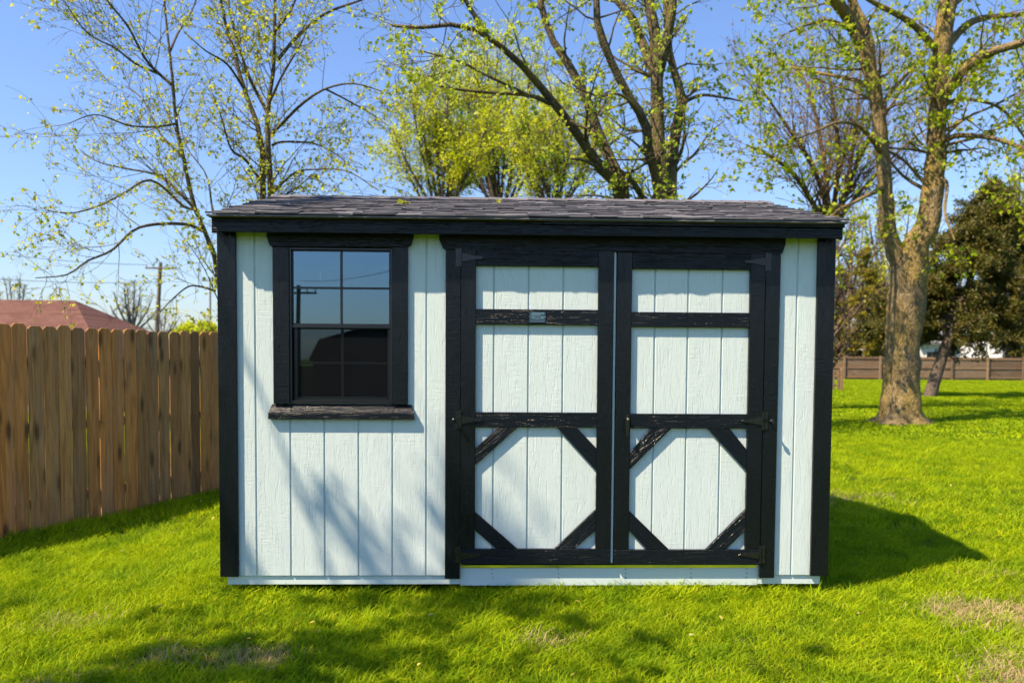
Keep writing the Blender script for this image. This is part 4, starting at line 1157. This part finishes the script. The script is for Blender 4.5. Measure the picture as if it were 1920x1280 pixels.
# F: the big old tree on the right lawn
sh = [dict(src=0, dens=3.9, t0=.42, ang=.95, L=2.3, up=(.03, -.05), wig=.15, K=9, rr=.22, rmin=.009, sides=4, fall=.35),
      dict(dens=4.6, t0=.2, ang=.8, L=1.1, up=(.0, -.05), wig=.18, K=6, rr=.55, rmin=.006),
      dict(dens=5.5, t0=.2, ang=.7, L=.45, up=(.0, -.05), wig=.2, K=4, rr=.6, rmin=.0045)]
YF = 13.2
def big_tree():
    st = [([(1688, 806), (1688, 775), (1690, 720), (1692, 640), (1699, 564), (1705, 500), (1722, 449), (1740, 420), (1754, 295), (1758, 197), (1764, 115), (1777, 0), (1785, -120), (1790, -260)], [80, 72, 62, 58, 64, 60, 44, 41, 31, 29, 29, 30, 24, 16], 0),
          ([(1696, 515), (1680, 480), (1664, 430), (1662, 400), (1656, 312), (1644, 197), (1626, 115), (1597, 43), (1567, 0, -.3), (1520, -90, -.6)], [30, 31, 28, 27, 25, 24, 25, 23, 20, 14], 0),
          ([(1632, 140), (1626, 66, .3), (1597, 0, .5), (1575, -90, .7)], 22, 12),
          ([(1760, 200), (1780, 165, -.3), (1807, 131, -.6), (1859, 98, -1), (1920, 79, -1.4), (2000, 40, -1.8)], 24, 8),
          ([(1768, 105), (1790, 70, .3), (1827, 39, .6), (1876, 30, .9), (1930, 24, 1.2), (2010, 0, 1.5)], 16, 6),
          ([(1762, 205), (1785, 190, .4), (1820, 187, .7), (1876, 203, 1.1), (1915, 249, 1.4), (1945, 300, 1.6)], 9, 3),
          ([(1756, 270), (1775, 262, -.4), (1800, 254, -.7), (1859, 259, -1.2), (1920, 279, -1.7), (1990, 310, -2)], 12, 4),
          ([(1757, 95), (1715, 49, -.5), (1679, 26, -.8), (1630, 0, -1.1), (1580, -40, -1.4)], 13, 6),
          ([(1654, 290), (1635, 262, -.4), (1610, 236, -.7), (1571, 230, -1.1), (1531, 246, -1.5), (1490, 262, -1.8)], 9, 3),
          ([(1640, 170), (1600, 150, .6), (1550, 140, 1), (1500, 130, 1.4), (1450, 120, 1.8)], 9, 3),
          ([(1660, 350), (1630, 365, -.6), (1600, 380, -1), (1570, 395, -1.3), (1540, 425, -1.5)], 8, 3),
          ([(1757, 330), (1775, 345, -.5), (1772, 400, -.8), (1790, 450, -1)], 8, 3),
          ([(1650, 200), (1690, 150, .6), (1720, 120, 1), (1740, 90, 1.4)], 9, 3),
          ([(1600, 60), (1560, 40, -.6), (1520, 45, -1), (1480, 60, -1.4)], 8, 3)]
    root = tree('old_shade_tree', 'big old forked shade tree with mossy bark on the right lawn', 'tree', YF, st, BARK_OLD, LEAF_F, 51, sh,
                [dict(lvl=3, per=4.2, size=.095, t0=.45, spread=.025), dict(lvl=2, per=3.5, size=.095, t0=.6, spread=.025)], trunk_sides=26, K=60)
    # root flare
    rng = np.random.default_rng(5)
    b = at(1688, 800, YF); D = YF - CAM[1]
    rings = []
    S = 40
    a = np.arange(S)*2*np.pi/S
    for z, r, amp in ((-.06, .95, .36), (.04, .68, .32), (.15, .51, .24), (.36, .42, .13), (.70, .365, .05), (1.05, .33, .0)):
        lob = 1 + amp*(.55*np.sin(5*a + .6) + .45*np.sin(3*a + 2.1) + .25*np.sin(9*a))
        cx = at(1688, 790, YF)[0] if z < .5 else at(1690, 740, YF)[0]
        rings.append(np.stack([cx + r*lob*np.cos(a), YF + r*lob*np.sin(a), np.full(S, z)], 1))
    V = np.vstack(rings); n = len(rings)
    i = np.arange(n*S).reshape(n, S); j = np.roll(i, -1, 1)
    Q = np.stack([i[:-1], j[:-1], j[1:], i[1:]], -1).reshape(-1, 4)
    o = link('root_flare', np_mesh('root_flare', V - np.array(root.location), Q, True), BARK_OLD, root)
big_tree()
#@@PART4
# G: dark evergreens and the trees along the back fence
def evergreen(name, label, Y, px, pbase, ptop, halfw, seed, mat, n=26000, size=.17, group=None, lean=0, bare=.16, trunkw=24, dense=1.0):
    """irregular cedar: trunk, drooping limbs and many flat sprays massed along them, with gaps"""
    rng = np.random.default_rng(seed)
    D = Y - CAM[1]; k = D/F
    b = at(px, pbase, Y); t = at(px + lean, ptop, Y)
    H = t[2] - b[2]
    root = empty(name, (b[0], b[1], b[2]), label, 'evergreen', group)
    u = np.linspace(0, 1, 10)
    P = np.stack([(t[0] - b[0])*u + .12*np.sin(u*7 + seed)*u, .1*np.sin(u*5 + 1), H*u], 1)
    V, Q = tubes(P[None], (trunkw*k/2*(1 - .93*u))[None], 10)
    link('trunk', np_mesh('trunk', V, Q, True), BARK_FAR, root)
    # limbs
    nl = int(75*dense)
    z = bare + (1 - bare)*rng.uniform(0, 1, nl)**.85
    prof = np.interp(z, [0, bare, bare + .08, .35, .6, .85, 1.0], [.3, .6, .95, .95, .70, .40, .08])*rng.uniform(.38, 1.3, nl)
    az = rng.uniform(0, 2*np.pi, nl)
    L = prof*halfw*k
    tt = np.linspace(0, 1, 8)
    sag = rng.uniform(-.05, .22, nl)
    x = (t[0] - b[0])*z[:, None] + np.cos(az)[:, None]*L[:, None]*tt
    y = np.sin(az)[:, None]*L[:, None]*tt
    zz = H*z[:, None] + L[:, None]*(.22*tt - (sag[:, None] + .2)*tt**2)
    LP = np.stack([x, y, zz], -1) + rng.normal(0, .05, (nl, 8, 3))*tt[None, :, None]
    V1, Q1 = tubes(LP, np.outer(L*.02 + .015, 1 - .8*tt), 4)
    tw, twr = grow(LP, np.outer(L*.02 + .012, 1 - .7*tt), rng, 5.0, .2, 1.0, .8, .9*halfw*k*.32, (.0, -.10), .14, 5, .6, .008, .3)
    V2, Q2 = tubes(tw, twr, 3)
    tag(link('branches', np_mesh('branches', *join([(V1, Q1), (V2, Q2)]), True), BARK_FAR, root), kind='stuff')
    ln = len(tw)
    lv_ = leaves(tw, rng, n/ln, size, .05, .09, .35, .20, .10)
    tag(link('crown', np_mesh('crown', *lv_), mat, root), kind='stuff')
evergreen('dark_evergreen', 'large dark evergreen standing right of the old shade tree', 27.0, 1745, 745, 352, 150, 61, LEAF_G, 120000, .13, lean=125, bare=.25, trunkw=24, dense=1.5)
evergreen('dark_evergreen', 'dark evergreen at the right edge behind the larger one', 62.0, 1890, 706, 400, 110, 62, LEAF_G, 60000, .26, lean=15, bare=.10, trunkw=14, dense=1.3)
evergreen('golden_evergreen', 'golden green evergreen between the shed corner and the old tree', 61.0, 1622, 706, 470, 46, 63, LEAF_Q, 22000, .22, lean=4, bare=.17, trunkw=11)
evergreen('golden_evergreen', 'smaller golden evergreen just behind the old tree trunk', 63.0, 1655, 706, 540, 32, 64, LEAF_Q, 12000, .22, lean=2, bare=.15, trunkw=9)
evergreen('golden_evergreen', 'golden evergreen close to the shed corner above the far fence', 66.0, 1577, 705, 500, 40, 65, LEAF_Q, 16000, .22, lean=-2, bare=.2, trunkw=12)
def back_tree(label, bx, spread, top, fork, Y, seed, n, leafm, per, leaf, w, name='spring_tree', bark=None, grp='trees along the back of the yard'):
    rng = np.random.default_rng(seed)
    D = Y - CAM[1]; gy = 674 + 1.42*F/D
    st = [([(bx, gy), (bx + rng.uniform(-3, 3), (gy + fork)/2), (bx + rng.uniform(-4, 4), fork)], w, w*.75)]
    for i in range(n):
        u = (i + .5)/n*2 - 1 + rng.uniform(-.12, .12)
        tx = bx + u*spread; ty = top + abs(u)**1.6*(fork - top)*.6 + rng.uniform(-10, 10)
        dy = rng.uniform(-1, 1)*spread*D/F*.8
        st.append(([(bx, fork + rng.uniform(-10, 14)), (bx + u*spread*.4, fork - (fork - ty)*.38, dy*.3), (bx + u*spread*.8, fork - (fork - ty)*.72, dy*.8), (tx, ty, dy)], w*.5, 1.5))
    k = D/30; sz = spread*D/F/3.0
    sh = [dict(src=0, dens=2.6/sz, t0=.2, ang=.65, L=1.6*sz, up=(.08, .03), wig=.1, K=6, rr=.5, rmin=.010*k, sides=3, fall=.45),
          dict(dens=4.0/sz, t0=.15, ang=.6, L=.8*sz, up=(.06, .02), wig=.14, K=5, rr=.6, rmin=.007*k),
          dict(dens=4.5/sz, t0=.15, ang=.6, L=.38*sz, up=(.04, .0), wig=.16, K=4, rr=.7, rmin=.005*k)]
    lf = None if not per else [dict(lvl=3, per=per, size=leaf*k, t0=.2, spread=.05*k), dict(lvl=2, per=per*.6, size=leaf*k, t0=.4, spread=.05*k)]
    return tree(name, label, 'tree', Y, st, bark or BARK_FAR, leafm, seed, sh, lf, grp, trunk_sides=7, K=10)
back_tree('pale green spring tree at the right edge above the dark evergreens', 1905, 95, 320, 540, 66, 71, 8, LEAF_C, 5, .09, 20)
back_tree('yellow green tree behind the old tree fork', 1670, 120, 380, 600, 64, 72, 9, LEAF_C, 3.5, .09, 18)
back_tree('brown twiggy tree beside the shed corner above the back fence', 1590, 85, 400, 600, 62, 73, 9, LEAF_E, 1.0, .08, 14)
back_tree('tangled bare tree behind the far fence near the shed', 1640, 80, 450, 620, 68, 74, 7, LEAF_Q, 1.2, .08, 14)
back_tree('green gold tree behind the far fence at the middle right', 1775, 90, 420, 610, 70, 75, 7, LEAF_Q, 3.0, .09, 14)
# left background
BARK_GREY = mk_bark('grey_twigs', (0.13, 0.12, 0.125), (0.22, 0.205, 0.20), None, 0, 1)
back_tree('bare grey tree behind the brown roof beside the utility pole', 247, 52, 528, 632, 52, 81, 8, LEAF_A, .25, .06, 11, 'bare_tree', BARK_GREY, 'bare trees beyond the houses')
back_tree('bare grey tree above the left end of the brown roof', 30, 52, 520, 640, 60, 82, 8, LEAF_A, .35, .06, 10, 'bare_tree', BARK_GREY, 'bare trees beyond the houses')
back_tree('low bare tree right of the utility pole over the fence', 305, 35, 585, 640, 58, 83, 6, LEAF_A, 0, .06, 5, 'bare_tree', BARK_GREY, 'bare trees beyond the houses')
back_tree('rounded pale green tree low over the fence near the shed', 385, 26, 608, 650, 90, 84, 6, LEAF_C, 5, .10, 6, 'spring_tree', None, 'far trees over the board fence')
back_tree('rounded pale green tree low over the fence left of its twin', 345, 24, 612, 650, 92, 85, 6, LEAF_C, 5, .10, 6, 'spring_tree', None, 'far trees over the board fence')

# the tree beside the camera: seen as one twig in the upper left corner, it shades the left lawn and wall
def side_tree():
    b = np.array([-7.6, -4.9, -.13])
    st = []
    def S(p, w0, w1):
        st.append((np.array(p, float), w0, w1))
    D = 7.0; q = F/D*1.0
    S([b, b + [.1, 0, 1.5], b + [.2, .1, 3.0], b + [.3, .2, 5.0], b + [.3, .3, 7.5], b + [.4, .4, 10]], .36, .10)
    S([b + [.2, .1, 2.8], b + [1.2, .9, 4.2], b + [2.2, 2.0, 5.4], b + [2.9, 3.2, 6.2], b + [3.2, 4.6, 6.6], b + [3.2, 6.6, 6.7]], .04, .008)
    S([b + [.25, .1, 3.4], b + [1.4, .0, 5.0], b + [2.6, .2, 6.2], b + [3.6, .6, 7.2]], .10, .015)
    S([b + [.3, .2, 4.5], b + [1.0, 1.4, 6.0], b + [1.6, 2.6, 7.4], b + [2.2, 3.6, 8.4]], .05, .01)
    S([b + [.3, .2, 4.2], b + [-.8, 1.0, 6.0], b + [-1.6, 1.8, 7.6]], .14, .03)
    S([b + [.3, .2, 5.2], b + [.8, -1.2, 6.8], b + [1.4, -2.2, 8.2]], .13, .03)
    S([b + [.3, .2, 5.5], b + [-1.0, -.8, 7.2], b + [-1.9, -1.4, 8.6]], .13, .03)
    S([b + [1.2, .9, 4.2], b + [2.4, .9, 5.0], b + [3.6, 1.2, 5.6], b + [4.4, 1.9, 6.0]], .06, .012)
    S([b + [.25, .1, 3.0], b + [1.5, .8, 3.9], b + [3.0, 1.4, 4.4], b + [4.3, 1.8, 4.6]], .08, .012)
    S([b + [.25, .1, 3.2], b + [1.3, .2, 4.3], b + [2.8, .6, 4.9], b + [4.0, .7, 5.2]], .08, .012)
    S([b + [.25, .1, 2.8], b + [1.2, 1.0, 3.5], b + [2.3, 1.9, 3.9], b + [3.2, 2.5, 4.1]], .08, .012)
    rng = np.random.default_rng(91)
    P = []; R = []
    for p, w0, w1 in st:
        a, r = resample(p, np.linspace(w0, w1, len(p))/2, 16); P.append(a); R.append(r)
    P = np.array(P); R = np.array(R)
    root = empty('yard_tree', b, 'tree beyond the left edge whose twig tip shows in the upper left corner', 'tree')
    V, Q = tubes(P, R, 10); link('trunk', np_mesh('trunk', V - b, Q, True), BARK_MAPLE, root)
    g1 = grow(P, R, rng, 1.6, .3, 1, .8, 1.7, (.03, -.03), .12, 7, .5, .008, .4)
    g2 = grow(*g1, rng, 3.0, .2, 1, .7, .8, (0, -.05), .15, 5, .6, .005, .3)
    g3 = grow(*g2, rng, 4.0, .2, 1, .7, .35, (0, -.04), .15, 4, .6, .004, .3)
    V, Q = join([tubes(g[0], g[1], 3) for g in (g1, g2, g3)])
    tag(link('branches', np_mesh('branches', V - b, Q, True), BARK_MAPLE, root), kind='stuff')
    V, Q = join([leaves(g3[0], rng, 8.0, .12, .3, .05), leaves(g2[0], rng, 5.5, .12, .5, .05)])
    tag(link('crown', np_mesh('crown', V - b, Q), LEAF_F, root), kind='stuff')
side_tree()
#@@PART5
# ------------------------------------------------------------------ grass (uncountable): tufts instanced on points
def mk_grass():
    m = M('grass_blades')
    vc = m.n('Attribute', attribute_name='tint', attribute_type='GEOMETRY')
    hh = m.n('Attribute', attribute_name='hgt', attribute_type='GEOMETRY')
    dr = m.n('Attribute', attribute_name='dry', attribute_type='INSTANCER')
    v = m.coords((1, 1, 1), 'World', False)
    pn = m.noise(v, 1.1, 3, .6)
    c = m.ramp(vc.outputs['Fac'], [(0.0, (0.045, 0.13, 0.002)), (0.4, (0.165, 0.315, 0.003)), (0.8, (0.33, 0.46, 0.004)), (1.0, (0.50, 0.50, 0.02))])
    c = m.mix(m.ramp(pn, [(.4, 0.0), (.65, .55)]), c, (0.36, 0.45, 0.004))
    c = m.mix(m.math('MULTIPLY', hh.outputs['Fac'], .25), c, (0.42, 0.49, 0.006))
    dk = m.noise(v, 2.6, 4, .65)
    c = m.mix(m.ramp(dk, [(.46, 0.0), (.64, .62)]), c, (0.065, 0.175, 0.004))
    fl = m.noise(v, .45, 3, .6)
    c = m.mix(m.ramp(fl, [(.45, 0.0), (.7, .35)]), c, (0.13, 0.24, 0.008))
    sel = m.math('GREATER_THAN', m.math('ADD', dr.outputs['Fac'], m.math('MULTIPLY', vc.outputs['Fac'], .60)), .80)
    c = m.mix(sel, c, (0.46, 0.36, 0.20))
    m.color(c).set(Roughness=.6, Specular_IOR_Level=.08)
    tr = m.n('BsdfTranslucent'); m.l(m.mix(1.0, c, (1.15, 1.15, .5), 'MULTIPLY'), tr.inputs['Color'])
    ms = m.n('MixShader'); ms.inputs[0].default_value = .38
    m.l(m.b.outputs[0], ms.inputs[1]); m.l(tr.outputs[0], ms.inputs[2]); m.l(ms.outputs[0], m.out.inputs['Surface'])
    return m.m
GRASS = mk_grass()

def tuft(name, n, rad, h, w, seed):
    rng = np.random.default_rng(seed)
    a = rng.uniform(0, 2*np.pi, n); r = rad*np.sqrt(rng.uniform(0, 1, n))
    p = np.stack([r*np.cos(a), r*np.sin(a), np.full(n, -.01)], 1)
    az = rng.uniform(0, 2*np.pi, n); ln = rng.uniform(.25, 1.1, n)
    d = np.stack([np.cos(az)*ln, np.sin(az)*ln, np.ones(n)], 1); d /= np.linalg.norm(d, axis=1, keepdims=True)
    hh = (h*rng.uniform(.45, 1.25, n))[:, None]
    wd = np.stack([-np.sin(az), np.cos(az), np.zeros(n)], 1)
    tw = rng.uniform(0, 2*np.pi, n); wd = np.stack([np.cos(tw), np.sin(tw), np.zeros(n)], 1)
    ww = (w*rng.uniform(.7, 1.3, n))[:, None]/2
    mid = p + d*hh*.55; mid[:, 2] += hh[:, 0]*.06
    tip = p + d*hh + np.stack([np.cos(az), np.sin(az), -np.ones(n)*.6], 1)*hh*.22
    V = np.stack([p - wd*ww, p + wd*ww, mid + wd*ww*.8, mid - wd*ww*.8, tip + wd*ww*.12, tip - wd*ww*.12], 1).reshape(-1, 3)
    i = np.arange(n)[:, None]*6
    Q = np.concatenate([i + np.array([[0, 1, 2, 3]]), i + np.array([[3, 2, 4, 5]])], 1).reshape(-1, 4)
    me = np_mesh(name, V, Q)
    ti = np.repeat(rng.uniform(0, 1, n), 6).astype(np.float32)
    me.attributes.new('tint', 'FLOAT', 'POINT').data.foreach_set('value', ti)
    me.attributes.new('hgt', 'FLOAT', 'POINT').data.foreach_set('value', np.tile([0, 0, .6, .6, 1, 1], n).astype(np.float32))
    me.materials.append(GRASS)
    return bpy.data.objects.new(name, me)

def grass():
    rng = np.random.default_rng(3)
    X = []; S = []; K = []
    def zone(n, x0, x1, y0, y1, dmin, dmax, s, kinds):
        x = rng.uniform(x0, x1, n); y = rng.uniform(y0, y1, n)
        d = np.hypot(x - CAM[0], y - CAM[1])
        # wedge the photograph looks over, with a margin for a step to the side
        ok = (d >= dmin) & (d < dmax) & (np.abs(x - CAM[0]) < (y - CAM[1])*.95 + 1.2)
        ok &= ~((np.abs(x) < 1.76) & (y > 0.12) & (y < 2.40))      # under the shed
        x, y = x[ok], y[ok]
        side = (x - F0[0])*fdir[1] - (y - F0[1])*fdir[0]             # only this side of the fence
        ok = (side > -.05) | (y > 8); x, y = x[ok], y[ok]
        X.append(np.stack([x, y, G(x, y)], 1)); S.append(s*rng.uniform(.7, 1.3, len(x))); K.append(rng.integers(kinds[0], kinds[1], len(x)))
    zone(76000, -6, 6, -2.6, 3.5, 0, 7.2, 1.0, (0, 3))
    zone(110000, -10, 16, -1, 12, 7.2, 16.5, 1.25, (0, 3))
    zone(110000, -12, 56, 6, 58, 16.5, 75, 1.0, (3, 5))
    X = np.vstack(X); S = np.concatenate(S); K = np.concatenate(K)
    n = len(X)
    # longer blades the mower missed against the skirt and the fence foot
    skirt = (np.abs(X[:, 0]) < 1.95) & (X[:, 1] > -.16) & (X[:, 1] < .12)
    S[skirt] *= 1.35
    D = dry(X[:, 0], X[:, 1])
    S *= 1 - .35*np.clip(D - .2, 0, 1)
    S *= .82 + .36*(.5 + .5*np.sin(X[:, 0]*2.3 + 1.1*np.sin(X[:, 1]*1.9))*np.sin(X[:, 1]*2.9 + .7))
    me = bpy.data.meshes.new('grass'); me.vertices.add(n); me.vertices.foreach_set('co', X.astype(np.float32).ravel())
    for nm, arr in (('gs', S), ('dry', D), ('rz', rng.uniform(0, 6.283, n))):
        me.attributes.new(nm, 'FLOAT', 'POINT').data.foreach_set('value', arr.astype(np.float32))
    me.attributes.new('kind', 'INT', 'POINT').data.foreach_set('value', K.astype(np.int32))
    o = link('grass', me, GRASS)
    tag(o, 'short bright green lawn grass with dry tufts', 'grass', kind='stuff')
    tufts = [tuft('tuft_a', 22, .055, .062, .0042, 1), tuft('tuft_b', 18, .05, .052, .0046, 2), tuft('tuft_c', 16, .045, .074, .0036, 3),
             tuft('tuft_d', 34, .26, .075, .016, 4), tuft('tuft_e', 30, .24, .065, .018, 5)]
    ng = bpy.data.node_groups.new('grass_scatter', 'GeometryNodeTree')
    ng.interface.new_socket('Geometry', in_out='INPUT', socket_type='NodeSocketGeometry')
    ng.interface.new_socket('Geometry', in_out='OUTPUT', socket_type='NodeSocketGeometry')
    N = ng.nodes; L = ng.links
    gi = N.new('NodeGroupInput'); go = N.new('NodeGroupOutput'); jn = N.new('GeometryNodeJoinGeometry')
    def attr(nm, t):
        a = N.new('GeometryNodeInputNamedAttribute'); a.data_type = t; a.inputs['Name'].default_value = nm; return a.outputs['Attribute']
    sc, rz, kd = attr('gs', 'FLOAT'), attr('rz', 'FLOAT'), attr('kind', 'INT')
    cx = N.new('ShaderNodeCombineXYZ'); L.new(rz, cx.inputs['Z'])
    for k, t in enumerate(tufts):
        oi = N.new('GeometryNodeObjectInfo'); oi.inputs['Object'].default_value = t
        cm = N.new('FunctionNodeCompare'); cm.data_type = 'INT'; cm.operation = 'EQUAL'; L.new(kd, cm.inputs[2]); cm.inputs[3].default_value = k
        ip = N.new('GeometryNodeInstanceOnPoints')
        L.new(gi.outputs[0], ip.inputs['Points']); L.new(cm.outputs[0], ip.inputs['Selection']); L.new(oi.outputs['Geometry'], ip.inputs['Instance'])
        L.new(cx.outputs[0], ip.inputs['Rotation']); L.new(sc, ip.inputs['Scale'])
        L.new(ip.outputs[0], jn.inputs[0])
    L.new(jn.outputs[0], go.inputs[0])
    md = o.modifiers.new('scatter', 'NODES'); md.node_group = ng
grass()

# scattered yellow petals and dead leaves in the grass
rng_ = np.random.default_rng(77)
lp = []
for _ in range(240):
    x, y = rng_.uniform(-4, 7), rng_.uniform(-1.5, 9)
    if abs(x) < 1.95 and -.05 < y < 2.6: continue
    if (x - F0[0])*fdir[1] - (y - F0[1])*fdir[0] < .1: continue
    lp.append((x, y, float(G(x, y)) + .045))
for p in ((-2.05, -.35), (-1.15, -.62), (-.66, -.5), (.02, -.5)): lp.append((p[0], p[1], .05))
tag(link('fallen_leaves', leaf_litter('fallen_leaves', lp, .034, None, 78), mk_leaf('dead_leaf', [(0.42, 0.30, 0.05), (0.50, 0.42, 0.06), (0.36, 0.26, 0.14), (0.55, 0.50, 0.30)], .2)),
    'scattered small yellow and tan fallen leaves in the grass', 'leaves', kind='stuff')
